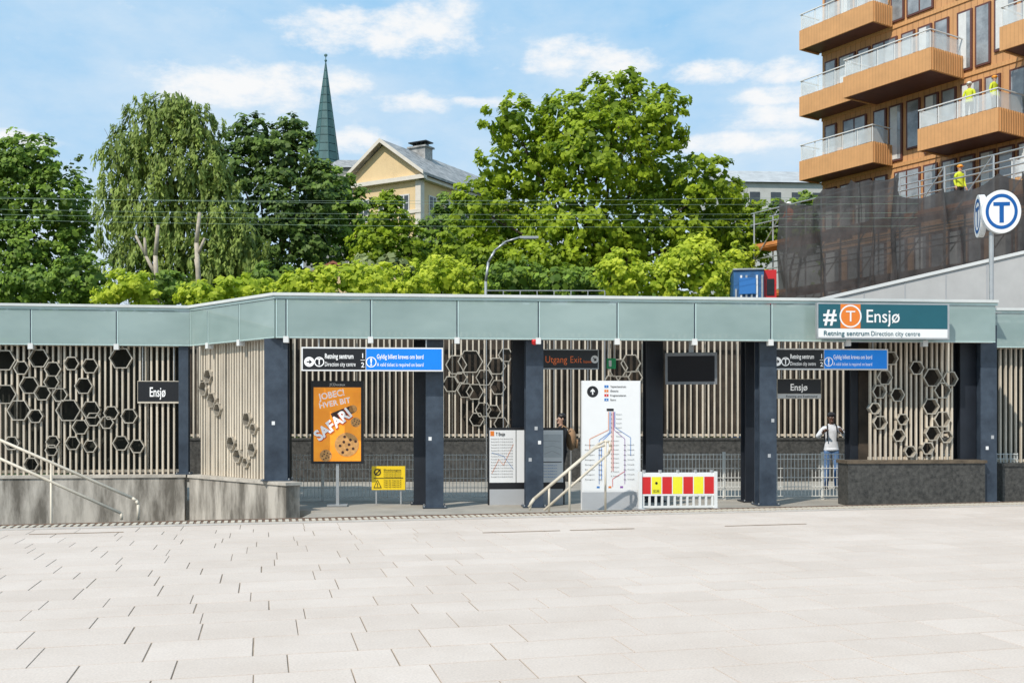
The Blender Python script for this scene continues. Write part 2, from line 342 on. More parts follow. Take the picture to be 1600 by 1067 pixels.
def column(px,w,off,base,label,d=.34,fr=fF,top=3.47,m=None,stick=0):
    m=m or navy
    u,Y=fr.u(px,off); n=Vector((-fr.d.y,fr.d.x)); p=fr.o+fr.d*u+n*off
    r=empty('steel_column',label,'column',(p.x,p.y,base),fr.a,'columns carrying the canopy')
    H=top-base; b=MB(); t=.035
    b.box(-w/2,w/2,-d/2,-d/2+t,0.02,H,m); b.box(-w/2,w/2,d/2-t,d/2,0.02,H,m); b.box(-w*.32,w*.32,-d/2+t,d/2-t,.02,H,m)
    b.obj('shaft',r)
    c=MB(); c.box(-w/2-.06,w/2+.06,-d/2-.06,d/2+.06,0,.02,m)
    for sx in(-1,1):
        for sy in(-1,1): c.tube((sx*(w/2+.03),sy*(d/2+.03),.02),(sx*(w/2+.03),sy*(d/2+.03),.05),.014,galv,n=6)
    c.obj('base_plate',r)
    if stick:
        for k in range(stick):
            s_=MB(); x=random.uniform(-w*.35,w*.25); z=random.uniform(.9,1.9); s_.box(x,x+.06,-d/2-.004,-d/2-.001,z,z+.07,random.choice([swhite,sgrey])); s_.obj('sticker',r)
    return r
lab='dark navy steel column standing at station entrance'
column(433,.44,.30,WT,'dark navy steel column standing on concrete wall',top=3.085,stick=1)
for px,k in((679,1),(834,3),(1196,2),(1538,2)): column(px,.35,.5,FZ,lab,stick=k)
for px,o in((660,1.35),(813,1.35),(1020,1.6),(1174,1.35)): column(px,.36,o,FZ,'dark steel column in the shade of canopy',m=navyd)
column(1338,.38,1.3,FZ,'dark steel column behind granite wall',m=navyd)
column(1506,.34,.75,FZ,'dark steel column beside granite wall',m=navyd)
column(288,.2,.14,WT,'slim dark column at corner of slatted screens',.2,fL,top=3.085)
def fence(X0,X1,Y,z1=.80):
    w=X1-X0; r=empty('wire_fence','white welded wire fence panel with vertical bars','fence',(X0,Y,FZ-.01),math.radians(2),'white wire fences along the concourse')
    b=MB(); H=z1-FZ; n=int(w/.075)
    for i in range(n+1): b.tube((w*i/n,0,.06),(w*i/n,0,H),.0085,wirem,n=4)
    for z in(.08,.28,.48,.68,H-.12,H-.02): b.tube((0,-.014,z),(w,-.014,z),.010,wirem,n=4)
    b.obj('mesh_panel',r)
    p=MB(); p.box(-.03,.03,.012,.06,0,H+.03,wirem); p.obj('post',r)
x=-6.2
while x<9:
    if not(.1<x<1.9): fence(x,x+2.15,21.75+(x+6)*.04)
    x+=2.16
# ---------------- signs
def hangers(S,z_top=3.48):
    b=MB()
    for f in(.12,.88):
        x=S.X(f); b.tube((x,0,S.oz+S.h),(x,0,S.oz+z_top-S.z0),.014,galv,n=6)
    b.obj('hanger_rod',S.root)
def direction_sign(px0,px1,py0,py1,Y,cut=.45):
    S=Sign('direction_sign','hanging black and blue direction sign with ticket notice','sign',px0,px1,py0,py1,Y,5,.12,swhite,'hanging direction signs')
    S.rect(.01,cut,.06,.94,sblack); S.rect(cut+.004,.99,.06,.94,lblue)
    r=S.h*.26
    S.disc(.055,.38,r*.8,lwhite); S.arrow(.055,.38,r*.7,sblack,-math.pi/2)
    S.ring(.125,.38,r*.8,r*.16,lwhite); S.text('T',.125,.26,.26,lwhite,al='C')
    S.text('Retning sentrum',.165,.52,.21,lwhite,.20,bold=.015); S.text('Direction city centre',.165,.20,.18,lwhite,.215,bold=.0)
    S.text('1',.43,.55,.20,lwhite,al='C'); S.text('2',.43,.16,.20,lwhite,al='C'); S.line([(.415,.46),(.445,.46)],.01,lwhite)
    S.ring(cut+.04,.38,r*.85,r*.14,lwhite); S.text('!',cut+.04,.24,.3,lwhite,al='C',bold=.03)
    S.text('Gyldig billett kreves om bord',cut+.08,.52,.19,lwhite,.33,bold=.01); S.text('A valid ticket is required on board',cut+.08,.20,.16,lwhite,.33,bold=.0)
    hangers(S); S.done()
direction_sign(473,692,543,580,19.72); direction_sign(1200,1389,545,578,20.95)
S=Sign('exit_sign','hanging black exit sign with orange lettering','sign',846,935,546,577,21.0,5,.14,galv)
S.rect(.015,.985,.05,.95,sblack); S.text('Utgang',.06,.32,.34,lorange,.38,bold=.0); S.text('Exit',.50,.32,.34,lorange,.2,bold=-.01); S.text('Ensjøveien',.73,.32,.13,lorange,.14,bold=0)
S.disc(.93,.5,.08,swhite); S.arrow(.93,.5,.075,sblack,-math.pi*.75); hangers(S); S.done()
def name_sign(px0,px1,py0,py1,Y,strip,depth=.1,hang=True):
    S=Sign('station_name_sign','black station name sign with white lettering','sign',px0,px1,py0,py1,Y,5,depth,cream,'station name signs')
    S.rect(.01,.99,.26 if strip else .08,.97,sblack)
    S.text('Ensjø',.3,.42 if strip else .3,.33 if strip else .42,lwhite,.38)
    if strip:
        S.rect(.01,.99,.03,.24,swhite); S.text('Retning øst Eastbound',.2,.07,.11,sblack,.7,bold=0)
    if hang: hangers(S)
    S.done()
name_sign(1212,1283,592,623,21.9,True); name_sign(216,279,595,630,21.86,False,.03)
S=Sign('station_sign','teal and orange station name sign mounted on glass canopy','sign',1272,1486,474,530,20.22,5,.09,galv)
S.rect(.01,.985,.29,.96,teal); S.rect(.01,.985,.04,.28,swhite); S.rect(.175,.325,.29,.96,orange,2)
S.text('#',.095,.42,.42,swhite,.10,'C',bold=.02); S.ring(.25,.625,.225,.03,swhite); S.text('T',.25,.48,.30,swhite,.07,'C',bold=.0)
S.text('Ensjø',.37,.46,.36,swhite,.25,bold=.006)
S.text('Retning sentrum',.05,.09,.13,teal,.34,bold=.01); S.text('Direction city centre',.405,.09,.13,teal,.37,bold=0)
b=MB(); b.box(-1.2,-1.1,.045,.13,.1,.2,galv); b.box(1.0,1.1,.045,.13,.1,.2,galv); b.obj('bracket',S.root); S.done()
# poster
cook=mat('cookie_brown',(.52,.27,.09),.6,.35,14,.2,emit=.25); choc=mat('chocolate_brown',(.06,.02,.01),.4,.3,8); porange=mat('poster_orange',(.85,.26,.012),.35,.15,1.5,col2=(.95,.36,.02),emit=.45); pred=mat('poster_red_outline',(.45,.06,.01),.35,.1,2,emit=.3)  # emission added to poster colours to keep them bright under the canopy
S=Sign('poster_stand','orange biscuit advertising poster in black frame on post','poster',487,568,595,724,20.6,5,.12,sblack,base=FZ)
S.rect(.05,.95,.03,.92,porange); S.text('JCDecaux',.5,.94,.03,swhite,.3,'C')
S.text('JOBEC!',.15,.765,.075,lwhite,.50,rot=.20,bold=.02); S.text('HVER BIT',.17,.665,.065,lwhite,.60,rot=.20,bold=.02)
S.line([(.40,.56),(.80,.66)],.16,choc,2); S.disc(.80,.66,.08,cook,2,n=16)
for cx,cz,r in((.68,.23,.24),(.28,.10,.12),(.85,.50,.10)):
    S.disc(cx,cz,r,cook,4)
    for k in range(9):
        a_=k*2.4; q=r*.8*math.sqrt((k+.5)/9); S.disc(cx+q*math.cos(a_)/S.w,cz+q*math.sin(a_)/S.h,r*.12,choc,5,n=8)
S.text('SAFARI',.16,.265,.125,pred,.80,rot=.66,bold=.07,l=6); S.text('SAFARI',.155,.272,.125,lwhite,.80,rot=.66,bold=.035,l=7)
b=MB(); b.box(-.03,.03,-.03,.03,0,S.oz,galv); b.box(-.2,.2,-.15,.15,0,.03,galv); b.obj('post',S.root); S.done('frame')
S=Sign('warning_sign','yellow warning sign with black text on short posts','sign',581,633,728,765,20.9,3,.02,yellow,base=FZ)
S.line([(.06,.5),(.94,.5)],.012,sblack); S.text('Elveslusegate',.36,.80,.08,sblack,.52)
for k in range(3): S.text('Ferdsel forbudt langs sporet',.36,.72-k*.09,.05,sblack,.52,bold=.01)
for k in range(4): S.text('Danger high voltage keep off',.36,.38-k*.09,.05,sblack,.52,bold=.01)
S.poly([(.05,.08),(.3,.08),(.175,.44)],sblack,2); S.poly([(.085,.115),(.265,.115),(.175,.38)],yellow,3); S.text('!',.175,.14,.16,sblack,al='C',l=5,bold=.02)
S.ring(.17,.75,.07,.02,sblack); S.line([(.1,.62),(.26,.88)],.02,sblack)
b=MB()
for sx in(-.25,.25): b.box(sx-.015,sx+.015,.012,.04,0,S.oz+S.h*.8,galv)
b.obj('post',S.root); S.done()
S=Sign('information_board','tall white transit map board with grey base','board',908,1000,595,796,19.9,5,.16,swhite,base=FZ)
S.rect(.0,1,.0,.14,sgrey); S.rect(.02,.98,.15,.985,swhite,1)
S.disc(.18,.915,.11,sblack,2); S.arrow(.18,.915,.095,swhite,0,3)
for k,(t,c) in enumerate((('Tøyen/sentrum',blue2),('Østerås',orange),('Frognerseteren',red),('Storo',blue2))):
    S.rect(.38,.45,.945-k*.034,.965-k*.034,c,2); S.text('1234'[k],.415,.948-k*.034,.013,swhite,al='C'); S.text(t,.48,.948-k*.034,.014,sblack)
def rl(pts,c,o=0): S.line([(a+o,b_) for a,b_ in pts],.009,c,3+abs(int(o*50)))
cx=.47
rl([(cx,.76),(cx,.60),(cx-.18,.54),(cx-.18,.20)],blue2); rl([(cx+.02,.76),(cx+.02,.60),(cx-.14,.53),(cx-.14,.24)],sblue,.0)
rl([(cx+.03,.76),(cx+.03,.30)],orange,.01); rl([(cx+.05,.76),(cx+.05,.30)],red,.012)
rl([(cx+.075,.76),(cx+.075,.62),(cx+.26,.55),(cx+.26,.20)],purple,.0); rl([(cx+.09,.76),(cx+.09,.64),(cx+.36,.56),(cx+.36,.42)],blue2)
rl([(cx-.02,.76),(cx-.02,.62),(cx-.34,.55),(cx-.34,.47)],orange)
rl([(cx+.26,.30),(cx+.05,.24),(cx+.05,.18)],red)
for k in range(15):
    z=.74-k*.034; S.ring(cx+.03,z,.012,.005,sblack,6,8); S.text('Stasjon',cx+.11 if z>.56 else cx+.06,z-.004,.008,sblack,.10,bold=0)
for k in range(8):
    z=.50-k*.038; S.text('Ringen',cx-.42,z,.008,sblack,.16,bold=0); S.text('Vestli',cx+.30,z,.008,sblack,.12,bold=0); S.rect(cx-.19,cx-.13,z,z+.004,sblack,6); S.rect(cx+.24,cx+.28,z,z+.004,sblack,6)
for k,c in enumerate((blue2,orange,purple)): S.rect(.25+k*.2,.30+k*.2,.17,.185,c,2)
S.rect(.42,.54,.765,.785,sblack,2)
S.done('board')
S=Sign('information_board','dark framed timetable and area map board with steel base','board',762,882,668,797,21.0,5,.14,sblack,base=FZ)
S.rect(.02,.36,.34,.97,swhite); S.rect(.64,.98,.34,.97,swhite); S.rect(.02,.98,.02,.26,sgrey); S.rect(.37,.63,.34,.97,swhite)
S.rect(.03,.08,.90,.96,orange,2); S.text('T Ensjø',.1,.905,.04,sblack,.12)
S.rect(.72,.96,.64,.92,spale,2); S.rect(.72,.96,.58,.59,sblack,2)
for k in range(3): S.line([(.73,.68+k*.08),(.84,.72+k*.06),(.95,.67+k*.08)],.012,galv,3)
for k in range(14): S.text('Rutetabell 05.13 05.28 05.43 05.58',.04,.86-k*.035,.012,sblack,.28,bold=0)
for k in range(5): S.text('Områdekart',.70,.54-k*.035,.012,blue2,.2,bold=0)
S.line([(.05,.45),(.14,.62),(.2,.55),(.33,.8)],.007,orange,3); S.line([(.05,.7),(.2,.66),(.33,.5)],.007,blue2,3)
S.done('board')
# barrier
S=Sign('road_barrier','red white and yellow striped plastic road barrier','barrier',998,1120,738,774,19.6,5,.05,swhite,base=FZ)
cs=[red,lime,red,lime,red,lime,red]
for k,c in enumerate(cs):
    a0=.02+k*.137; S.rect(a0,a0+.125,.08,.82,c,1)
S.text('SECURE',.175,.15,.12,sblack,.08,bold=0); S.disc(.217,.55,.025,sblack,3,n=10)
b=MB()
for f in(-.49,.49): b.box(f*S.w-.03,f*S.w+.03,-.05,.05,0,S.oz+S.h+.02,white); b.box(f*S.w-.05,f*S.w+.05,-.3,.3,0,.05,sgrey)
for k in range(12): x=-.45*S.w+k*.9*S.w/11; b.box(x-.02,x+.02,-.02,.02,.09,S.oz,white)
b.box(-.47*S.w,.47*S.w,-.022,.022,.05,.09,white); b.obj('frame',S.root)
for f in(.06,.27,.5,.73,.94):
    c=MB(); c.tube((S.X(f),0,S.oz+S.h),(S.X(f),0,S.oz+S.h+.05),.035,galv,n=10); c.obj('reflector_cap',S.root)
S.done('board')
# monitor
r=empty('information_screen','dark flat monitor hanging tilted beneath canopy','screen',(W(1080,600,20.9).x,20.9,2.25),math.radians(-12))
b=MB(); b.box(-.52,.52,-.04,.08,.0,.64,mat('monitor_casing',(.16,.17,.18),.45,.1,3)); o=b.obj('casing',r); o.rotation_euler=(math.radians(8),0,0)
b=MB(); scr=mat('dark_screen',(.006,.007,.010),.35,.1,2,spec=.2); b.quad((-.47,-.044,.06),(.47,-.044,.06),(.47,-.044,.58),(-.47,-.044,.58),scr); o=b.obj('display',r); o.rotation_euler=(math.radians(8),0,0)
b=MB(); b.box(-.05,.05,0,.08,.6,1.24,galv); b.obj('mounting_arm',r)
S=Sign('emergency_exit_sign','small green illuminated running figure exit sign','sign',948,962,560,576,21.4,5,.06,green2); S.rect(.2,.5,.2,.8,swhite); hangers(S); S.done()
b=MB(); b.tube((0,0,.0),(0,0,.07),.055,red,n=12); b.sph((0,0,0),(.055,.055,.04),red); b.tube((0,0,.07),(0,0,.2),.025,galv)
b.obj('warning_beacon',None,'small red warning light under canopy edge','light',W(835,536,19.95),smooth=True)
b=MB(); b.sph((0,0,0),(.07,.07,.07),sblack); b.tube((0,0,.04),(0,0,.2),.05,white,n=12); b.obj('security_camera',None,'small dome camera under the canopy','camera',(W(985,552,21).x,21,3.28),smooth=True)
# handrails
def rail(pts2,Y,posts,label,base=FZ):
    o=Vector((W(pts2[0][0],0,Y).x,Y,base)); r=empty('handrail',label,'handrail',o,0,'stair handrails'); b=MB()
    b.path([W(a,c,Y)-o for a,c in pts2],.025,cream,10); b.obj('rail',r,smooth=True)
    for a,c in posts:
        q=W(a,c,Y)-o; p=MB(); p.tube(q,(q.x,q.y,0),.021,cream,n=10); p.obj('post',r,smooth=True)
rail([(-90,648),(207,778),(213,782),(216,788),(216,812)],16.5,[(80,722),(-60,664)],'beige tubular stair handrail with rounded end',GZ+.05)
rail([(-90,676),(190,802),(190,812)],16.5,[(-60,690)],'beige tubular lower stair handrail',GZ+.05)
rail([(828,797),(829,786),(834,779),(935,694),(944,689),(952,690),(954,698),(951,708),(850,797)],19.1,[(946,690),(858,762)],'beige tubular handrail beside the transit map board')
rail([(826,792),(835,779),(930,700),(945,695)],18.6,[(890,734)],'beige tubular handrail beside the transit map board')
# T pole sign
Pp=W(1549,470,22.0); r=empty('transit_pole_sign','round white transit sign with blue ring on pole','sign',(Pp.x,Pp.y,3.8),0)
b=MB(); b.tube((0,0,0),(0,0,1.75),.05,galv,n=14); b.box(-.15,.15,-.15,.15,0,.02,galv); b.obj('pole',r)
tb_=mat('transit_blue',(.0,.09,.33),.4,.04,2)
def disc(name,lx,ly,ang_,R,th_=.06):
    mb=MB(); n=48; z=2.16
    ring=[(R*math.cos(2*math.pi*i/n),R*1.15*math.sin(2*math.pi*i/n)) for i in range(n)]
    mb.add([(x,-th_,z+q) for x,q in ring]+[(x,th_,z+q) for x,q in ring],[tuple(range(n)),tuple(range(2*n-1,n-1,-1))]+[(i,n+i,n+(i+1)%n,(i+1)%n) for i in range(n)],swhite)
    vs=[]
    for k_ in(.82,.66): vs+=[(x*k_,-th_-.004,z+q*k_) for x,q in ring]
    mb.add(vs,[(i,(i+1)%n,n+(i+1)%n,n+i) for i in range(n)],tb_)
    y=-th_-.004; mb.quad((-.17,y,z+.12),(.17,y,z+.12),(.17,y,z+.20),(-.17,y,z+.20),tb_); mb.quad((-.045,y,z-.24),(.045,y,z-.24),(.045,y,z+.12),(-.045,y,z+.12),tb_)
    o=mb.obj(name,r); o.location=(lx,ly,0); o.rotation_euler=(0,0,ang_)
disc('sign_face',.15,-.1,math.radians(-6),.40); disc('sign_face',-.07,.36,math.radians(-104),.40)
# street lamp behind
r=empty('street_lamp','grey curved street lamp behind the station roof','lamp',(W(759,0,34).x,34,GZ)); o=Vector(r.location)
pts=[W(759,700,34),W(759,440,34),W(763,410,34),W(773,392,34),W(790,378,34),W(812,371,34)]
b=MB(); b.path([q-o for q in [Vector((pts[0].x,34,GZ))]+pts[1:]],.05,galv,10,.03); b.obj('pole',r,smooth=True)
q=W(812,371,34)-o; b=MB(); b.box(q.x,q.x+.62,-.09,.09,q.z-.04,q.z+.03,galv); b.box(q.x+.1,q.x+.55,-.07,.07,q.z-.055,q.z-.042,swhite); b.obj('lamp_head',r)
r=empty('roof_railing','thin grey safety railing behind station roof','railing',(W(760,0,26).x,26,GZ)); b=MB()
w=185/F*26
for z in(4.78,4.65): b.tube((0,0,z-GZ),(w,0,z-GZ),.012,galv,n=6)
for k in range(8): b.tube((w*k/7,0,0),(w*k/7,0,4.78-GZ),.012,galv,n=6)
b.obj('railing',r)
for k,(y0,y1) in enumerate(((298,310),(304,292),(318,322),(326,330),(333,345))):
    P0=W(-400,y0,36);P1=W(2000,y1,36); b=MB(); pts=[]
    for i in range(13):
        t=i/12; q=P0.lerp(P1,t); q.z-=1.0*4*t*(1-t)*.35; pts.append(q)
    b.path(pts,.0055,mat('cable_grey_green',(.22,.32,.24),.6),4); b.obj('overhead_wire',None,'thin overhead railway wire crossing in front of trees','wire',group='overhead wires')
# ---------------- trees
bark=mat('bark',(.09,.065,.045),.9,.35,4,.5); palebark=mat('pale_bark',(.42,.36,.28),.9,.3,4,.4)
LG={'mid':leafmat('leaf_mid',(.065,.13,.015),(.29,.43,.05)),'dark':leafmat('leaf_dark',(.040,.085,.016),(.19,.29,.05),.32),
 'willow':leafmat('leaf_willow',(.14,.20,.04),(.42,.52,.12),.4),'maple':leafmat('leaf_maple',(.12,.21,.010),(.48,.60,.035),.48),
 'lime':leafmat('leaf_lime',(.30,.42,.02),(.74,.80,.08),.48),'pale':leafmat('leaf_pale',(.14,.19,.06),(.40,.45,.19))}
def crownmesh(name,blobs,leaf,k,m,droop=False,clr=.17,fill=1.0):
    blobs=np.array(blobs,float); P=[];Nn=[];S=[];Z=[]
    for bi,(x,y,z,rx,ry,rz) in enumerate(blobs):
        ar=4*math.pi*((rx*rz+rx*ry+ry*rz)/3)
        n=int(k*3.0*ar/(leaf*leaf)); per=24
        nc=max(10,n//per); d=RNG.normal(size=(nc,3)); d/=np.linalg.norm(d,axis=1)[:,None]
        rad=RNG.uniform(.58,1.12,(nc,1))**.55; c=np.array([x,y,z])+d*rad*np.array([rx,ry,rz])
        keep=d[:,1]<.45
        keep|=RNG.uniform(size=nc)<.35
        for bj,q in enumerate(blobs):
            if bj==bi: continue
            e=(((c-q[:3])/(q[3:]*.78))**2).sum(1); keep&=e>1
        c=c[keep]; d=d[keep]; nc=len(c)
        if nc==0: continue
        mr=(rx+rz)/2; cr=np.maximum(leaf*1.3,mr*clr*RNG.uniform(.4,1.5,nc))
        o=RNG.normal(size=(nc,per,3)); o/=np.linalg.norm(o,axis=2)[:,:,None]; rr=RNG.uniform(.15,1,(nc,per,1))**.6
        off=o*rr*cr[:,None,None]
        if droop: off[:,:,2]=-np.abs(off[:,:,2])*2.6; off[:,:,0]*=.5; off[:,:,1]*=.5
        else: off[:,:,2]*=.7
        p=c[:,None,:]+off; nn=o*.45+d[:,None,:]*.7+RNG.normal(size=(nc,per,3))*.42+np.array([-.15,-.35,.4])
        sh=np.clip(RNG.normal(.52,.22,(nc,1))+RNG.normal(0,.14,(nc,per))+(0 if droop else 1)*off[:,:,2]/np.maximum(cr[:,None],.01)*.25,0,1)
        P.append(p.reshape(-1,3));Nn.append(nn.reshape(-1,3));S.append(sh.reshape(-1));Z.append(np.full(nc*per,leaf))
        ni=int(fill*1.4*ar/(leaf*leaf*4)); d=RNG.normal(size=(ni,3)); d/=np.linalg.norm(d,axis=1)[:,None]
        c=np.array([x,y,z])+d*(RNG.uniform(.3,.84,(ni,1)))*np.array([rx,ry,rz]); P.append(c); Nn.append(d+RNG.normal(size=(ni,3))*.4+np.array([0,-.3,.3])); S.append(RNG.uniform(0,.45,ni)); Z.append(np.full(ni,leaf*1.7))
    P=np.concatenate(P);Nn=np.concatenate(Nn);S=np.concatenate(S);Z=np.concatenate(Z); n=len(P)
    Nn/=np.linalg.norm(Nn,axis=1)[:,None]; t=RNG.normal(size=(n,3))
    if droop: t=t*.25+np.array([0,0,1.])
    t-=Nn*(t*Nn).sum(1)[:,None]; t/=np.linalg.norm(t,axis=1)[:,None]; bt=np.cross(Nn,t)
    s=Z[:,None]*RNG.uniform(.6,1.25,(n,1)); a=s*(.75 if droop else .62); w=s*(.24 if droop else .45)
    V=np.stack([P-t*a,P+bt*w-t*a*.1,P+t*a,P-bt*w-t*a*.1],1).reshape(-1,3)
    me=bpy.data.meshes.new(name); me.vertices.add(4*n); me.vertices.foreach_set('co',V.astype(np.float32).ravel())
    me.loops.add(4*n); me.loops.foreach_set('vertex_index',np.arange(4*n,dtype=np.int32)); me.polygons.add(n)
    me.polygons.foreach_set('loop_start',np.arange(0,4*n,4,dtype=np.int32)); me.polygons.foreach_set('loop_total',np.full(n,4,np.int32))
    at=me.attributes.new('shade','FLOAT','FACE'); at.data.foreach_set('value',S.astype(np.float32))
    me.materials.append(m); me.update(calc_edges=True); me.validate(); return me
def tree(label,px,Y,bl,kind,leaf=.24,k=1.0,droop=False,tr=.35,name='tree',bk=None,clr=.17,cat='tree',fill=1.0):
    X=(px-800)/F*Y; r=empty(name,label,cat,(X,Y,GZ)); B=[]
    for t in bl:
        p,q,a,c=t[:4]; dy=t[4] if len(t)>4 else 0
        B.append(((p-800)/F*Y-X,dy,EH+(HZ-q)/F*Y-GZ,a/F*Y,a/F*Y*.9,c/F*Y))
    me=crownmesh('crown',B,leaf,k,LG[kind],droop,clr,fill); mk('crown',me,r)
    tk=MB(); bm=bk or bark; top=max(b_[2] for b_ in B); z0=min(b_[2]-b_[5] for b_ in B); fork=max(.8,(z0+top)*.32)
    cxm=sum(b_[0] for b_ in B)/len(B)
    if tr>0:
        tk.path([(0,0,0),(.1*tr,0,fork*.5),(cxm*.2,0,fork)],tr,bm,10,tr*.75)
        for b_ in B:
            e=Vector((b_[0],b_[1],b_[2])); s0=Vector((cxm*.2,0,fork)); mid=s0.lerp(e,.5)+Vector((random.uniform(-.4,.4),random.uniform(0,.5),.3))
            tk.path([s0,mid,e],tr*.30,bm,7,tr*.08)
            for _ in range(3):
                e2=e+Vector((random.uniform(-1,1)*b_[3],random.uniform(-1,1)*b_[4],random.uniform(-.2,1)*b_[5]))*.8
                tk.path([mid.lerp(e,.5),mid.lerp(e2,.6),e2],tr*.08,bm,5,tr*.03)
        tk.obj('trunk',r,smooth=True)
    return r
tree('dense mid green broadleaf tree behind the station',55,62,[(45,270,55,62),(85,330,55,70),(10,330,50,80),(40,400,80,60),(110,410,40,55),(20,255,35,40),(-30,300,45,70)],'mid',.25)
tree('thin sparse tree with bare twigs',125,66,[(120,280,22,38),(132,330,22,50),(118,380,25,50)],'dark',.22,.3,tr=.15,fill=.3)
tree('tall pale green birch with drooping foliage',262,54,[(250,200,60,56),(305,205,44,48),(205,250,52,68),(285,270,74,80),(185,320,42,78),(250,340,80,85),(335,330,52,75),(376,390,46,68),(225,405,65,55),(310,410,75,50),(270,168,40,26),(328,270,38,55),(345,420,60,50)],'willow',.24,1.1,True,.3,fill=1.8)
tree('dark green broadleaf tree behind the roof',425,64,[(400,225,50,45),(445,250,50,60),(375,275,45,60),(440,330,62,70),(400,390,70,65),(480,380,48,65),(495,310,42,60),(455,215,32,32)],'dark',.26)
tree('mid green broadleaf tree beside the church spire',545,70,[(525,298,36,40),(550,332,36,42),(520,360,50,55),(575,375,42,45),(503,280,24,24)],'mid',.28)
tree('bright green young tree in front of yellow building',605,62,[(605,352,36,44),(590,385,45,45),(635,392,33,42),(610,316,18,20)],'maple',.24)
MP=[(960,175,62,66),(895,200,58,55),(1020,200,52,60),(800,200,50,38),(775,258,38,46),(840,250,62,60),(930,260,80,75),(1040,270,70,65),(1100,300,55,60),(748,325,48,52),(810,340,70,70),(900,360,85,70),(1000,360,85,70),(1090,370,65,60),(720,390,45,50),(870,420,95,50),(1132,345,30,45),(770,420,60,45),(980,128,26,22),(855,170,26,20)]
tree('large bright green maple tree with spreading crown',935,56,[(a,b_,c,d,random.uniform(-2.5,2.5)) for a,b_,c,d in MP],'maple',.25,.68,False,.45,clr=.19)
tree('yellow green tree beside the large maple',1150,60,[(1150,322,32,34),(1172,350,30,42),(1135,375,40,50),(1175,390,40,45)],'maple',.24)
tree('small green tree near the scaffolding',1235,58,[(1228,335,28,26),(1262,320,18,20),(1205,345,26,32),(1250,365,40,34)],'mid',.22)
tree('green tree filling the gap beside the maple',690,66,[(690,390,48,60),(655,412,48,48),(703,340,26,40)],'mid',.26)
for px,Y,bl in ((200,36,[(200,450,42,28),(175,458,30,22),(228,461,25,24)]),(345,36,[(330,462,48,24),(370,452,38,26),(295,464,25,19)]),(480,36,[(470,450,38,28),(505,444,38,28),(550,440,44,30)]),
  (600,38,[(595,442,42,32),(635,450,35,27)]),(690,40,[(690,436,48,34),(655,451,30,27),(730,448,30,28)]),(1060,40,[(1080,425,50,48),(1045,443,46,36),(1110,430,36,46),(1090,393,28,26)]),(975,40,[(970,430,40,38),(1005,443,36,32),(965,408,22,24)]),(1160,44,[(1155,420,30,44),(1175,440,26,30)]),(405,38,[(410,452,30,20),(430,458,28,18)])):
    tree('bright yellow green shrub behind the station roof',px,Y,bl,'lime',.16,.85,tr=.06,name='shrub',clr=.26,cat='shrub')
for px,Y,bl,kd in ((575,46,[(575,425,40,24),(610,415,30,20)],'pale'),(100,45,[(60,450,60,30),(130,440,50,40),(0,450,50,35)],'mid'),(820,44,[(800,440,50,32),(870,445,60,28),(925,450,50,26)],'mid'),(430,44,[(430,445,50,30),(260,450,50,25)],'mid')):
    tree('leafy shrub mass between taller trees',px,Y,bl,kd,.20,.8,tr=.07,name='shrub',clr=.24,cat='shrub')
B=[]
for k in range(46):
    X=-70+k*2.6+random.uniform(-1,1); Y=80+random.uniform(-6,8); h=random.uniform(9,13.5); B.append((X,Y,GZ+h*.55,3.4,3.4,h*.6))
me=crownmesh('woodland',B,.45,.7,LG['mid']); mk('woodland',me,kind='stuff')
for pts in ([[(245,470),(243,400),(247,352)],[(243,430),(228,400),(212,368)],[(228,400),(226,372)]],[[(312,470),(307,380),(312,332)],[(308,400),(320,372)],[(310,430),(305,405)]]):
    Y=44; px=pts[0][0][0]; r=empty('pollarded_tree','bare pale pollarded trunk with cut limbs','tree',((px-800)/F*Y,Y,GZ),0,'bare pollarded trunks'); o=Vector(r.location); b=MB()
    b.tube((0,0,0),W(px,470,Y)-o,.22,palebark,.14,9)
    for i,q in enumerate(pts): b.path([W(a,c,Y)-o for a,c in q],.12 if i==0 else .08,palebark,9,.07 if i==0 else .05)
    b.obj('trunk',r,smooth=True)
# ---------------- church spire
copper=mat('verdigris_copper',(.055,.13,.13),.6,.35,.5,stretch=(1,1,.3)); stone_g=mat('grey_stone',(.25,.25,.23),.8,.2,2)
Y=230; r=empty('church','tall green copper church spire above the trees','church',((509-800)/F*Y,Y,GZ)); zb=EH+(HZ-330)/F*Y-GZ; zt=EH+(HZ-98)/F*Y-GZ
b=MB(); R=4.5
for i in range(8):
    t0=math.pi/8+i*math.pi/4;t1=t0+math.pi/4
    for j in range(18):
        f0=j/18;f1=(j+1)/18-.004
        def pr(t,f): rr=R*(1-f)+.10; return (rr*math.cos(t),rr*math.sin(t),zb+(zt-zb)*f)
        b.quad(pr(t0,f0),pr(t1,f0),pr(t1,f1),pr(t0,f1),copper)
    b.tube(pr(t0,0),pr(t0,1),.12,copper,.04,5)
b.obj('spire',r)
b=MB(); b.tube((0,0,zt-.4),(0,0,zt+1.4),.10,copper,n=6); b.sph((0,0,zt+.4),(.3,.3,.3),copper); b.sph((0,0,zt+1.6),(.4,.15,.35),copper); b.obj('finial',r)
b=MB(); b.box(-4.2,4.2,-4.2,4.2,0,zb,stone_g); b.obj('tower',r)
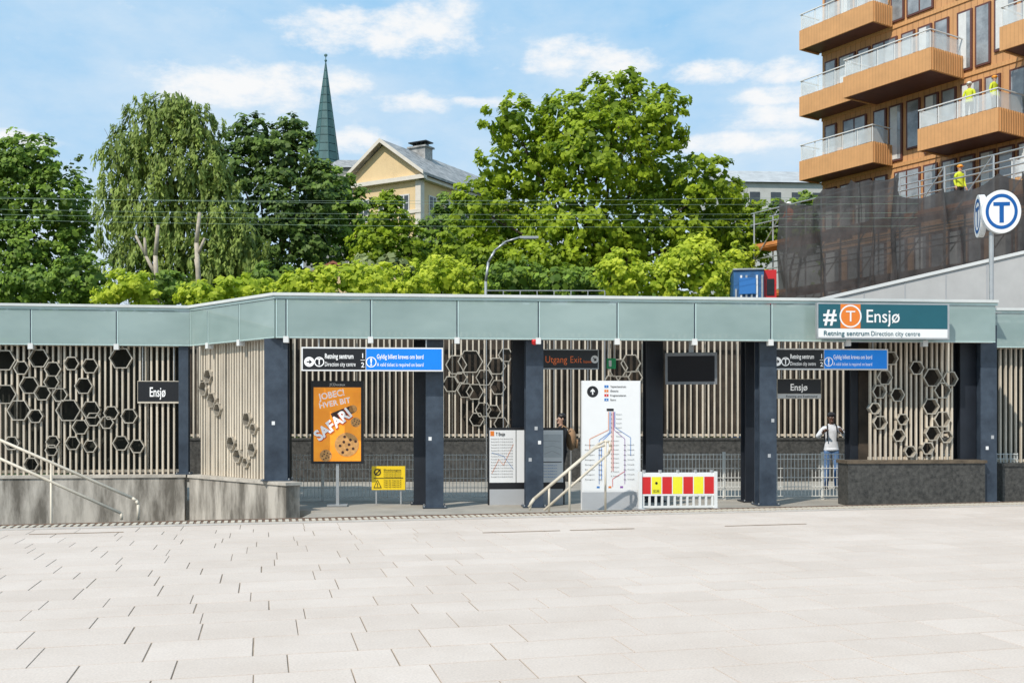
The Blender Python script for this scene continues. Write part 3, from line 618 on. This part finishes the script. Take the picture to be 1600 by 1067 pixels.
# yellow building
ywall=mat('yellow_render',(.70,.52,.29),.85,.1,.6); trim=mat('white_trim',(.66,.60,.52),.7,.08,2); slate=mat('grey_slate',(.24,.24,.23),.6,.4,1.6,.3,col2=(.46,.45,.43)); wglass=mat('window_glass',(.05,.06,.07),.08,.3,2); wframe=mat('window_frame_white',(.6,.58,.54),.5,.05,2)
Yb=90; o=W(600,0,Yb); th=math.radians(-30)
r=empty('yellow_building','yellow rendered building with grey gabled slate roof','building',(o.x,o.y,GZ),th)
ez=24.2;az=27.1;hw=3.9;Ld=16
b=MB(); b.box(-hw,hw,0,Ld,0,ez,ywall); b.prismxz([(-hw,ez),(hw,ez),(0,az-.15)],.0,Ld,ywall); b.box(-hw-.12,hw+.12,-.12,0.002,ez-3.6,ez-3.3,trim); b.box(-hw-.06,-hw+.5,-.06,.5,0,ez-.3,trim); b.box(hw-.5,hw+.06,-.06,.5,0,ez-.3,trim); b.obj('wall',r)
b=MB()
for sx in(-1,1):
    e=sx*(hw+.7); ze=ez-.5
    vs=[(e,-.6,ze),(0,-.6,az),(0,Ld+.6,az),(e,Ld+.6,ze)]; vs+= [(x,y,z+.22) for x,y,z in vs]
    b.add(vs,[(0,1,2,3),(4,7,6,5),(0,4,5,1),(1,5,6,2),(2,6,7,3),(3,7,4,0)],slate)
b.obj('roof',r)
b=MB(); b.prismxz([(-hw-.7,ez-.8),(hw+.7,ez-.8),(hw+.7,ez-.45),(-hw-.7,ez-.45)],-.5,-.01,trim)
for sx in(-1,1): b.prismxz([(sx*(hw+.75),ez-.52),(sx*(hw+.75),ez-.2),(0,az+.26),(0,az-.1)][::sx],-.68,-.61,trim)
b.box(hw+.01,hw+.5,-.4,Ld,ez-.8,ez-.5,trim); b.obj('cornice',r)
b=MB(); b.box(-.9,.9,5,6.2,az-1,az+.7,slate); b.box(-1.05,1.05,4.85,6.35,az+.7,az+.85,slate)
for k in range(4): b.tube((-.7+k*.47,5.6,az+.85),(-.7+k*.47,5.6,az+1.2),.16,black,n=8)
b.box(-1.0,1.0,5,6.2,az+1.2,az+1.3,black); b.obj('chimney',r)
def wnd(parent,x,z,w,h,side=False):
    g_=MB()
    if not side:
        g_.box(x-w/2-.12,x+w/2+.12,-.06,-.003,z-.12,z+h+.12,wframe); g_.box(x-w/2,x+w/2,-.075,-.062,z,z+h,wglass); g_.box(x-.05,x+.05,-.1,-.077,z,z+h,wframe); g_.box(x-w/2,x+w/2,-.1,-.077,z+h*.62,z+h*.62+.08,wframe)
    else:
        g_.box(hw+.003,hw+.06,x-w/2-.12,x+w/2+.12,z-.12,z+h+.12,wframe); g_.box(hw+.062,hw+.075,x-w/2,x+w/2,z,z+h,wglass); g_.box(hw+.077,hw+.1,x-.05,x+.05,z,z+h,wframe)
    g_.obj('window',parent)
for x in(-2.2,0,2.2):
    for z in(20.4,16.7): wnd(r,x,z,.9,1.8)
for y in(1.8,4.4,7,9.6,12.2):
    for z in(20.4,16.7): wnd(r,y,z,.9,1.8,True)
Yc=110; pwall=mat('pale_render',(.50,.50,.47),.8,.1,1); r=empty('pale_building','long pale building with light grey roof far behind','building',(W(1210,0,Yc).x,Yc,GZ),math.radians(4)); zt=EH+(HZ-254)/F*Yc-GZ
b=MB(); b.box(-6,9,0,12,0,zt-2.2,pwall); b.obj('wall',r)
pale=mat('pale_roof',(.42,.43,.43),.6,.2,1); b=MB(); b.add([(-6.4,-.4,zt-2.2),(9.4,-.4,zt-2.2),(9.4,4,zt),(-6.4,4,zt),(9.4,12,zt-2.2),(-6.4,12,zt-2.2)],[(0,1,2,3),(3,2,4,5),(0,3,5),(1,4,2)],pale); b.obj('roof',r)
for k in range(6): g_=MB(); g_.box(-5+k*2.3,-3.9+k*2.3,-.06,-.003,zt-5,zt-3.2,wglass); g_.obj('window',r)
Yc=130; r=empty('grey_roof_building','grey roofed building beside the church spire','building',(W(545,0,Yc).x,Yc,GZ)); zt=EH+(HZ-238)/F*Yc-GZ
b=MB(); b.box(-3,5,0,8,0,zt-2,stone_g); b.obj('wall',r); b=MB(); b.add([(-3.4,-.3,zt-2),(5.4,-.3,zt-2),(4,4,zt),(-2,4,zt),(5.4,8,zt-2),(-3.4,8,zt-2)],[(0,1,2,3),(3,2,4,5),(0,3,5),(1,4,2)],slate); b.obj('roof',r)
tile=mat('red_tiles',(.28,.10,.06),.8,.3,3); Yc=50; r=empty('small_house','small house with red tiled roof among shrubs','house',(W(522,0,Yc).x,Yc,GZ)); zt=EH+(HZ-410)/F*Yc-GZ
b=MB(); b.box(-1.3,1.3,0,4,0,zt-1,ywall); b.prismxz([(-1.3,zt-1),(1.3,zt-1),(0,zt-.3)],0.0,4,ywall); b.obj('wall',r)
b=MB()
for sx in(-1,1):
    vs=[(sx*1.6,-.3,zt-.85),(0,-.3,zt-.08),(0,4.3,zt-.08),(sx*1.6,4.3,zt-.85)]; vs+=[(x,y,z+.12) for x,y,z in vs]; b.add(vs,[(0,1,2,3),(4,7,6,5),(0,4,5,1),(1,5,6,2),(2,6,7,3),(3,7,4,0)],tile)
b.obj('roof',r)
# ---------------- apartment building
ocre=mat('ochre_cladding',(.60,.31,.13),.65,.14,1.2,stretch=(2,2,.3)); ocre2=mat('ochre_balcony',(.62,.325,.13),.6,.1,1.5); brown=mat('brown_frame',(.12,.045,.035),.5,.2,3)
def addlines(m,sc_,depth=.4):
    N,L=nodes(m); B=N['Principled BSDF']; tc=N.new('ShaderNodeTexCoord'); sp=N.new('ShaderNodeSeparateXYZ'); L.new(tc.outputs['Object'],sp.inputs[0])
    ad=N.new('ShaderNodeMath'); ad.operation='ADD'; L.new(sp.outputs['X'],ad.inputs[0]); L.new(sp.outputs['Y'],ad.inputs[1])
    ml=N.new('ShaderNodeMath'); ml.operation='MULTIPLY'; ml.inputs[1].default_value=sc_; L.new(ad.outputs[0],ml.inputs[0])
    fr=N.new('ShaderNodeMath'); fr.operation='FRACT'; L.new(ml.outputs[0],fr.inputs[0])
    gt=N.new('ShaderNodeMath'); gt.operation='GREATER_THAN'; gt.inputs[1].default_value=.85; L.new(fr.outputs[0],gt.inputs[0])
    src=B.inputs['Base Color'].links[0].from_socket; mx=N.new('ShaderNodeMix'); mx.data_type='RGBA'; mx.blend_type='MULTIPLY'
    f2=N.new('ShaderNodeMath'); f2.operation='MULTIPLY'; f2.inputs[1].default_value=depth; L.new(gt.outputs[0],f2.inputs[0]); L.new(f2.outputs[0],mx.inputs[0])
    L.new(src,mx.inputs[6]); mx.inputs[7].default_value=(.3,.2,.15,1); L.new(mx.outputs[2],B.inputs['Base Color'])
addlines(ocre,3.5,.4); addlines(ocre2,6,.25)
aglass=mat('apartment_glass',(.12,.14,.16),.05,.5,.6,spec=1.0,col2=(.50,.53,.55)); curt=mat('curtain_white',(.66,.66,.64),.6,.1,4)  # glass: pale tones put reflected sky into its colour
bglass=mat('balcony_glass',(.80,.84,.84),.1,.1,1.5,alpha=.38)
ath=math.radians(-58); aO=(15.16,50.0)
r=empty('apartment_building','ochre timber clad apartment building with staggered balconies','building',(aO[0],aO[1],GZ),ath)
LZ=[13.0,16.1,19.3]
b=MB(); b.box(0,24,0,12,0,27,ocre)
lv=[z-GZ for z in(6.9,9.95,13.0,16.1,19.3,22.4)]
for z in lv: b.box(-.02,24.02,-.05,-.002,z-.15,z+.02,ocre2)
b.obj('wall',r)
for z in lv:
    x=.2; pat=[(.70,0),(.70,1),(.70,1),(.95,0),(.70,1),(1.35,1),(.70,0),(.70,1)]
    i=int(z)%5
    while x<20:
        w,door=pat[i%8]; i+=1
        g_=MB(); z0=z+.12 if door else z+.5; z1=z+2.68
        g_.box(x,x+w,-.09,-.003,z0,z1,brown); ix0,ix1=x+.08,x+w-.08
        if w>1.2:
            mid=(ix0+ix1)/2; g_.box(ix0,mid-.04,-.10,-.092,z0+.08,z1-.08,aglass); g_.box(mid+.04,ix1,-.10,-.092,z0+.08,z1-.08,curt if i%2 else aglass)
        else:
            g_.box(ix0,ix1,-.10,-.092,z0+.08,z1-.08,aglass)
            if i%2==0: g_.box(ix0+.02,ix0+(ix1-ix0)*.7,-.112,-.102,z0+.1,z1-.1,curt)
        g_.obj('window',r); x+=w+random.choice([.14,.16,.22,.4])
def balcony(u0,u1,d,zb,fh=.88):
    k=MB(); t=.08; zb-=GZ
    k.box(u0,u1,-d,-.06,zb+.0,zb+.12,brown)
    k.box(u0,u1,-d-t,-d,zb-.05,zb+fh,ocre2); k.box(u0-t,u0,-d-t,-.06,zb-.05,zb+fh,ocre2); k.box(u1,u1+t,-d-t,-.06,zb-.05,zb+fh,ocre2)
    n=int(d/.16)
    for i in range(n): k.box(u1+t+.002,u1+t+.04,-d+i*.16,-d+i*.16+.08,zb-.05,zb+fh,ocre2)
    k.box(u0,u1,-d,-.06,zb+fh-.2,zb+fh-.12,conc); o=k.obj('balcony',r)
    g_=MB(); z0=zb+fh+.03; z1=z0+.72; n=max(2,int((u1-u0)/.8))
    for i in range(n): a0=u0+(u1-u0)*i/n; a1=u0+(u1-u0)*(i+1)/n; g_.box(a0+.04,a1-.04,-d-.05,-d-.035,z0,z1-.08,bglass)
    g_.box(u0-.03,u0-.015,-d,-.3,z0,z1-.08,bglass); g_.box(u1+.015,u1+.03,-d,-.3,z0,z1-.08,bglass); g_.obj('glass_balustrade',o)
    h=MB(); h.box(u0-.06,u1+.06,-d-.08,-d-.01,z1,z1+.04,white); h.box(u1,u1+.06,-d,-.06,z1,z1+.04,white); h.box(u0-.06,u0,-d,-.06,z1,z1+.04,white)
    for i in range(n+1): a0=u0+(u1-u0)*i/n; h.box(a0-.02,a0+.02,-d-.03,-d+.0,z0-.1,z1,white)
    h.obj('rail',o)
L13,L16,L19=LZ
balcony(-.14,4.0,1.3,L13); balcony(-.14,2.9,1.3,L16); balcony(-.14,4.0,1.3,L19)
balcony(3.25,7.6,2.2,L16-.15); balcony(6.9,10.4,1.9,L13-.2); balcony(10.6,15,1.9,L16-.2); balcony(11,15,1.9,9.9)
# scaffold
sth=math.radians(-60); sO=(11.4,42.0); cloth=mat('debris_netting',(.034,.031,.031),.8,.35,1.3,.25,col2=(.075,.068,.067),alpha=.90); plank=mat('scaffold_plank',(.60,.22,.06),.7,.3,2)
r=empty('scaffolding','steel scaffolding with planks wrapped in dark netting','scaffolding',(sO[0],sO[1],GZ),sth)
b=MB(); z=10.35-GZ
for i in range(10):
    u=-2.4+i*1.9
    for y in(.3,1.4): b.tube((u,y,0),(u,y,z),.035,galv,n=6)
for zz in(z,z-.5,z-2.0,z-2.5,z-4,z-4.5):
    for y in(.3,1.4): b.tube((-2.6,y,zz),(14.8,y,zz),.028,galv,n=6)
for i in range(9):
    u=-2.4+i*1.9; b.tube((u,.28,z-2.1),(u+1.9,.28,z),.022,galv,n=6); b.tube((u,1.42,z-4.2),(u+1.9,1.42,z-2.1),.022,galv,n=6)
b.obj('frame',r)
for zz in(z-1.5,z-3.6,z-5.7):
    b=MB(); b.box(-2.4,14.6,.35,1.35,zz-.06,zz,plank); b.box(-2.4,14.6,.32,.345,zz,zz+.15,plank); b.obj('deck',r)
def clothmesh(u0,u1,hang,bot,seed,parent):
    # hang: list of (u,z) tie points; cloth sags between ties
    rr=random.Random(seed); nx=int((u1-u0)*26);nz=40; b=MB(); vs=[]
    tu=[t[0] for t in hang]; tz_=[t[1]-GZ for t in hang]
    fr_=[(rr.uniform(2.2,9),rr.uniform(0,6),rr.uniform(.5,1),rr.uniform(-1.5,1.5)) for _ in range(7)]
    for i in range(nx+1):
        f=i/nx; u=u0+(u1-u0)*f
        k=max(0,min(len(tu)-2,int(np.searchsorted(tu,u))-1)); s_=(u-tu[k])/(tu[k+1]-tu[k]); s_=min(1,max(0,s_)); L_=tu[k+1]-tu[k]
        sag=.16*L_*4*s_*(1-s_)
        for j in range(nz+1):
            g_=j/nz; tz=tz_[k]*(1-s_)+tz_[k+1]*s_-sag
            y=0
            for (w_,p_,a_,c_) in fr_: y+=a_*math.sin(u*w_+p_+c_*g_*2.2+.5*math.sin(g_*5+p_))/w_*.55
            y+=.10*math.sin(g_*9+u*1.1+p_)*(1-g_)+.05*math.sin(u*2+g_*22)*(.4+.6*(1-g_))
            y-=.25*math.sin(math.pi*g_)*math.sin(math.pi*s_)
            vs.append((u+.10*math.sin(g_*7+u*2),-.45+y,bot+(tz-bot)*g_))
    fs=[(i*(nz+1)+j,(i+1)*(nz+1)+j,(i+1)*(nz+1)+j+1,i*(nz+1)+j+1) for i in range(nx) for j in range(nz)]
    b.add(vs,fs,cloth); b.obj('netting',parent,smooth=True)
clothmesh(0,5.75,[(0,10.45),(.9,10.1),(2.5,10.35),(3.3,10.6),(4.5,10.35),(4.75,10.3),(5.75,10.4)],3,4,r)
clothmesh(5.6,14,[(5.6,10.3),(5.95,9.45),(7.4,9.5),(8.3,9.25),(9.6,9.5),(10.8,9.3),(12.4,9.2),(14.1,9.0)],3,8,r)
# ramp wall
rampm=mat('pale_ramp_panel',(.50,.49,.475),.7,.08,1.5); b=MB(); zz=[W(1285,470,30),W(1600,397,30)]
r=empty('ramp_wall','pale grey sloping parapet wall of raised walkway','wall',(zz[0].x,30,GZ)); x1=zz[1].x-zz[0].x
s_=(zz[1].z-zz[0].z)/x1; b.prismxz([(-1,0),(12,0),(12,zz[0].z-GZ+12*s_),(-1,zz[0].z-GZ-s_)],0,.3,rampm)
b.obj('wall',r)
b=MB(); b.prismxz([(-1,zz[0].z-GZ-s_+.003),(12,zz[0].z-GZ+12*s_+.003),(12,zz[0].z-GZ+12*s_+.1),(-1,zz[0].z-GZ-s_+.1)],-.05,.35,white)
for k in range(10): x=k*1.2; b.box(x,x+.03,-.012,-.002,0,zz[0].z-GZ+x*s_-.02,sgrey)
b.obj('coping',r)
cblue=mat('container_blue',(.03,.12,.28),.5,.3,3); dred=mat('dark_red',(.3,.01,.01),.5)
for j in range(3):
    zc=GZ+j*2.86
    r=empty('site_container','blue site container with white panels at top of stack' if j==2 else 'blue site container in a stack','container',(W(1172,0,38).x,38,zc),math.radians(-8),'stacked site containers'); b=MB(); b.box(-.6,.5,0,2.0,.003,2.8,cblue)
    for q in range(6): b.box(-.55+q*.19,-.48+q*.19,-.05,-.003,1.3 if q%2 else .2,2.6 if q%3 else 2.1,swhite if q in(1,4) else galv)
    b.obj('body',r); c2=MB(); c2.box(-.4,.2,-.09,-.052,1.9,2.5,blue2); c2.box(-.62,.52,-.06,2.06,2.801,2.855,galv); c2.obj('frame',r)
for j in range(3):
    r=empty('site_container','red fuel tank cabinet stacked beside container','container',(W(1204,0,38).x,38.1,GZ+j*2.85),math.radians(-8),'stacked site containers'); b=MB(); b.box(-.22,.24,0,1.6,0.003,2.84,red); b.box(-.12,.15,-.04,-.003,1.9,2.5,black); b.box(-.15,.2,-.03,-.003,.4,1.5,dred); b.obj('body',r)
# ---------------- people
skin_l=mat('skin_light',(.52,.32,.23),.55,.06,8); skin_d=mat('skin_dark',(.13,.065,.04),.5,.1,8); hair_d=mat('dark_hair',(.012,.009,.008),.5,.3,20)
def person(label,loc,rz,H,top,legs,shoe,skin,hair,arms,long=False,extra=None,helmet=None,walk=0,kind=None):
    r=empty('person',label,'person',loc,rz); s=H/1.8
    V=[(0,0,.95),(0,.005,1.1),(0,.0,1.30),(0,.01,1.47),(0,.0,1.545),(0,-.012,1.63),(0,-.005,1.725),
       (.17,.01,1.42),(-.17,.01,1.42)]
    R=[(.15,.115),(.135,.105),(.165,.115),(.075,.065),(.052,.052),(.078,.09),(.066,.076),(.068,.065),(.068,.065)]
    Ed=[(0,1),(1,2),(2,3),(3,4),(4,5),(5,6),(2,7),(2,8)]
    hands=[]
    for k,sx in((7,1),(8,-1)):
        el,wr=arms[0 if sx>0 else 1]; V+=[el,wr]; n=len(V); R+=[(.05,.05),(.034,.034)]; Ed+=[(k,n-2),(n-2,n-1)]; hands.append((Vector(el),Vector(wr),sx))
    for sx in(1,-1):
        w_=walk*sx
        V+=[(sx*.09,0,.88),(sx*.10,-.02-w_*.12,.50),(sx*.105,.02-w_*.2,.09),(sx*.12,-.14-w_*.2,.045)]; n=len(V)
        R+=[(.095,.1),(.064,.066),(.046,.05),(.042,.035)]; Ed+=[(0,n-4),(n-4,n-3),(n-3,n-2),(n-2,n-1)]
    me=bpy.data.meshes.new('b'); me.from_pydata([Vector(v)*s for v in V],Ed,[]); o=bpy.data.objects.new('b',me); COL.objects.link(o)
    o.modifiers.new('s','SKIN'); sub=o.modifiers.new('u','SUBSURF'); sub.levels=2
    for i,q in enumerate(R): me.skin_vertices[0].data[i].radius=(q[0]*s,q[1]*s)
    me.skin_vertices[0].data[0].use_root=True
    bpy.context.view_layer.update(); dg=bpy.context.evaluated_depsgraph_get(); ev=bpy.data.meshes.new_from_object(o.evaluated_get(dg))
    b=MB(); vs=[v.co.copy() for v in ev.vertices]
    wr=[h[1]*s for h in hands]
    groups={}
    for p in ev.polygons:
        c=p.center; z=c.z/s
        near=min((c-w).length for w in wr)
        if z>1.50 and abs(c.x)<.13*s: m_=skin
        elif near<.045*s: m_=skin
        elif z<.10: m_=shoe
        elif z<.92 and abs(c.x)<.24*s and all((c-h[0]*s).length>.09*s for h in hands): m_=legs
        else: m_=top
        groups.setdefault(m_,[]).append(tuple(p.vertices))
    b.v=[tuple(v) for v in vs]
    for m_,fl in groups.items():
        k=b.mi(m_)
        for f in fl: b.f.append(f); b.m.append(k)
    bpy.data.objects.remove(o)
    for sx in(1,-1):
        b.sph((sx*.03*s,-.094*s,1.655*s),(.013*s,.008*s,.008*s),swhite,8,6); b.sph((sx*.03*s,-.101*s,1.655*s),(.006*s,.004*s,.006*s),hair_d,6,5); b.sph((sx*.083*s,.0,1.645*s),(.012*s,.022*s,.032*s),skin,8,6)
        b.sph((sx*.03*s,-.095*s,1.676*s),(.02*s,.006*s,.004*s),hair,8,5)
    b.sph((0,-.105*s,1.63*s),(.013*s,.022*s,.024*s),skin,8,6); b.sph((0,-.092*s,1.59*s),(.026*s,.008*s,.007*s),mat('lips',(.25,.08,.07),.5),8,5)
    b.sph((0,-.07*s,1.56*s),(.035*s,.03*s,.025*s),skin,8,6)
    for el,w_,sx in hands:
        d=(w_-el).normalized(); side=Vector((sx,0,0)); side=(side-d*side.dot(d)); side=side.normalized() if side.length>.1 else Vector((0,-1,0)); nrm=d.cross(side)
        w=w_*s; b.tube(w-d*.01*s,w+d*.085*s,.03*s,skin,.036*s,8); b.sph(w+d*.08*s,(.037*s,.037*s,.03*s),skin,8,6)
        for k,Lf in enumerate((.068,.078,.073,.058)):
            o0=w+d*.085*s+side*(k-1.5)*.019*s; p1=o0+d*Lf*.5*s+nrm*.01*s; p2=p1+(d*.6+nrm*.7).normalized()*Lf*.5*s; b.path([o0,p1,p2],.009*s,skin,6,.007*s)
        t0=w+d*.02*s+side*.028*s; t1=t0+(d*.6+side*.7).normalized()*.035*s; t2=t1+(d+nrm*.5).normalized()*.03*s; b.path([t0,t1,t2],.011*s,skin,6,.008*s)
    b.obj('body',r,smooth=True)
    h=MB()
    if helmet: h.sph((0,-.005*s,1.71*s),(.105*s,.125*s,.085*s),helmet,14,8); h.box(-.08*s,.08*s,-.16*s,-.09*s,1.69*s,1.70*s,helmet); h.obj('helmet',r,smooth=True)
    h=MB(); h.sph((0,.022*s,1.70*s),(.092*s,.098*s,.085*s),hair,14,9)
    if long: h.sph((0,.055*s,1.58*s),(.092*s,.06*s,.15*s),hair,12,9)
    h.obj('hair',r,smooth=True)
    g_=MB(); g_.sph((0,0,.93*s),(.175*s,.14*s,.06*s),top,14,6); g_.sph((0,.02*s,1.48*s),(.095*s,.085*s,.045*s),top,12,6); g_.obj('jacket_hem',r,smooth=True)
    if extra: extra(r,s)
    return r
grey_j=mat('grey_jacket',(.66,.67,.69),.8,.15,8,.2); jeans=mat('blue_jeans',(.10,.19,.36),.85,.3,10,.2); blk=mat('black_cloth',(.015,.015,.017),.85,.3,8); tan=mat('tan_canvas',(.36,.22,.12),.8,.2,8,.2); hiviz=mat('hi_vis_yellow',(.60,.66,.03),.7,.12,6); hivo=mat('hi_vis_orange',(.75,.16,.02),.7,.08,6); shoe=mat('shoe_dark',(.03,.03,.03),.6)
def straps(r,s):
    b=MB()
    for sx in(1,-1): b.path([(sx*.10*s,-.125*s,1.12*s),(sx*.11*s,-.135*s,1.30*s),(sx*.10*s,-.07*s,1.49*s),(sx*.09*s,.1*s,1.46*s)],.014*s,blk,6)
    b.sph((0,.2*s,1.22*s),(.14*s,.1*s,.24*s),blk,14,10); b.obj('backpack',r,smooth=True)
armsU=[((.32,-.02,1.20),(.20,-.19,1.33)),((-.32,-.02,1.20),(-.20,-.19,1.33))]
armsD=[((.24,.03,1.15),(.25,-.06,.90)),((-.24,.03,1.15),(-.25,-.06,.90))]
armsF=[((.24,-.05,1.16),(.17,-.28,1.10)),((-.24,-.05,1.16),(-.17,-.28,1.10))]
def capx(r,s): straps(r,s); b=MB(); b.sph((0,.0,1.715*s),(.098*s,.105*s,.065*s),blk,14,8); b.obj('cap',r,smooth=True)
person('person in pale grey jacket and jeans holding backpack straps',(W(1299,0,25.0).x,25.0,FZ-.01),math.radians(-8),1.93,grey_j,jeans,shoe,skin_d,hair_d,armsU,extra=capx,walk=.3)
def tb(r,s):
    b=MB(); b.sph((0,.24*s,1.2*s),(.14*s,.12*s,.25*s),tan,14,10); b.box(-.1*s,.1*s,.33*s,.37*s,1.0*s,1.2*s,tan)
    for sx in(1,-1): b.path([(sx*.11*s,-.125*s,1.1*s),(sx*.12*s,-.13*s,1.32*s),(sx*.1*s,.0,1.5*s),(sx*.09*s,.16*s,1.42*s)],.016*s,tan,6)
    b.obj('backpack',r,smooth=True)
person('person in black clothes with long hair and tan backpack',(W(877,0,24.0).x,24.0,FZ-.01),math.radians(-68),1.90,blk,blk,shoe,skin_l,hair_d,armsF,long=True,extra=tb,walk=.5)
def loc_on(ox,oy,th_,u,y,z): return (ox+u*math.cos(th_)-y*math.sin(th_), oy+u*math.sin(th_)+y*math.cos(th_), z)
helm=mat('helmet_white',(.75,.75,.72),.4); helo=mat('helmet_orange',(.8,.3,.02),.4)
bz=L13-.2+.88-.12
person('person in yellow high visibility jacket standing on balcony',loc_on(*aO,ath,8.7,-1.2,bz),math.radians(-40),1.75,hiviz,blk,shoe,skin_l,hair_d,armsF,helmet=helm)
person('person in yellow high visibility jacket standing on balcony',loc_on(*aO,ath,9.8,-1.2,bz),math.radians(30),1.7,hiviz,blk,shoe,skin_l,hair_d,armsD,helmet=helo)
dk=10.35-1.5
person('person in orange and black work clothes on scaffolding',loc_on(*sO,sth,-.9,.85,dk),math.radians(-60),1.8,hivo,blk,shoe,skin_l,hair_d,armsF,helmet=helm)
person('person in yellow vest and dark trousers on scaffolding',loc_on(*sO,sth,7.3,.85,dk),math.radians(20),1.62,hiviz,blk,shoe,skin_l,hair_d,armsD,helmet=helo)
# ---------------- world
wd=bpy.data.worlds.new("World"); sc.world=wd; wd.use_nodes=True; N=wd.node_tree.nodes; L=wd.node_tree.links; bg=N['Background']
EL=math.radians(47); AZ=math.radians(217)
sky=N.new('ShaderNodeTexSky'); sky.sky_type='NISHITA'; sky.sun_disc=False; sky.sun_elevation=EL; sky.sun_rotation=AZ; sky.air_density=1.0; sky.dust_density=1.2; sky.ozone_density=1.0
def M(op,a,b_=None,c=None,clamp=False):
    n=N.new('ShaderNodeMath'); n.operation=op; n.use_clamp=clamp
    for i,x in enumerate((a,b_,c)):
        if x is None: continue
        if isinstance(x,(int,float)): n.inputs[i].default_value=x
        else: L.new(x,n.inputs[i])
    return n.outputs[0]
def MX(f,a,b_):
    n=N.new('ShaderNodeMix'); n.data_type='RGBA'
    for i,x in ((0,f),(6,a),(7,b_)):
        if isinstance(x,(int,float,tuple)): n.inputs[i].default_value=x
        else: L.new(x,n.inputs[i])
    return n.outputs[2]
tc=N.new('ShaderNodeTexCoord'); sp=N.new('ShaderNodeSeparateXYZ'); L.new(tc.outputs['Generated'],sp.inputs[0])
az=M('ARCTAN2',sp.outputs[0],sp.outputs[1]); el=M('ARCSINE',sp.outputs[2])
cl=[(610,50,125,28),(680,40,65,34),(520,62,70,16),(400,135,135,27),(330,150,80,16),(520,130,50,20),(890,88,62,24),(960,102,62,18),(645,158,50,14),(1110,112,65,13),(1225,112,55,15),(1210,182,70,15),(1215,150,60,12),(1140,225,90,14),(560,222,60,16),(760,160,55,7),(-300,100,200,50),(1900,80,250,50),(20,215,60,10)]
acc=None
for px,py,a,c in cl:
    A0=math.atan((px-800)/F); E0_=math.atan((HZ-py)/F*math.cos(A0)); k=math.cos(A0)
    da=M('DIVIDE',M('SUBTRACT',az,A0),a/F*k*k*1.05); de=M('DIVIDE',M('SUBTRACT',el,E0_),c/F*k*1.05)
    v_=M('SUBTRACT',1.0,M('ADD',M('MULTIPLY',da,da),M('MULTIPLY',de,de))); acc=v_ if acc is None else M('MAXIMUM',acc,v_)
cb=N.new('ShaderNodeCombineXYZ'); L.new(az,cb.inputs[0]); L.new(M('MULTIPLY',el,2.0),cb.inputs[1])
nz=N.new('ShaderNodeTexNoise'); nz.inputs['Scale'].default_value=24; nz.inputs['Detail'].default_value=10; nz.inputs['Roughness'].default_value=.64; L.new(cb.outputs[0],nz.inputs['Vector'])
cm=M('ADD',M('MAXIMUM',acc,-1.6),M('MULTIPLY',M('SUBTRACT',nz.outputs['Fac'],.5),6.0))
mr=N.new('ShaderNodeMapRange'); mr.interpolation_type='SMOOTHSTEP'; mr.inputs['From Min'].default_value=-1.0; mr.inputs['From Max'].default_value=1.5; L.new(cm,mr.inputs['Value'])
n2=N.new('ShaderNodeTexNoise'); n2.inputs['Scale'].default_value=4.5; n2.inputs['Detail'].default_value=8; n2.inputs['Roughness'].default_value=.6; L.new(cb.outputs[0],n2.inputs['Vector'])
hz=N.new('ShaderNodeMapRange'); hz.inputs['From Min'].default_value=.36; hz.inputs['From Max'].default_value=.68; hz.inputs['To Min'].default_value=.0; hz.inputs['To Max'].default_value=.65; L.new(n2.outputs['Fac'],hz.inputs['Value'])
hf_=N.new('ShaderNodeMapRange'); hf_.inputs['From Min'].default_value=0.08; hf_.inputs['From Max'].default_value=.40; hf_.inputs['To Min'].default_value=.8; hf_.inputs['To Max'].default_value=.05; L.new(el,hf_.inputs['Value'])
hh=M('ADD',hz.outputs[0],hf_.outputs[0],clamp=True)
c0=MX(.85,sky.outputs[0],(2.9,6.4,9.9,1)); c1=MX(hh,c0,(6.9,8.2,9.4,1)); c2=MX(M('MULTIPLY',mr.outputs[0],.94),c1,(9.7,9.7,9.7,1))
L.new(c2,bg.inputs['Color']); bg.inputs['Strength'].default_value=.1
ld=bpy.data.lights.new('sun','SUN'); ld.energy=3.9; ld.angle=math.radians(.5); ld.color=(1,.93,.84); lo=bpy.data.objects.new('sun',ld); COL.objects.link(lo)
ts=Vector((math.sin(AZ)*math.cos(EL),math.cos(AZ)*math.cos(EL),math.sin(EL))); lo.rotation_euler=(-ts).to_track_quat('-Z','Y').to_euler(); lo.location=(0,0,40)
cd=bpy.data.cameras.new('camera'); cam=bpy.data.objects.new('camera',cd); COL.objects.link(cam); cam.location=(0,0,EH); cam.rotation_euler=(math.pi/2,0,0)
cd.sensor_width=36; cd.lens=36; cd.shift_y=(HZ-533.5)/1600; cd.clip_end=5000; cd.clip_start=.1; sc.camera=cam
sc.view_settings.view_transform='Standard'; sc.view_settings.look='None'; sc.view_settings.exposure=0
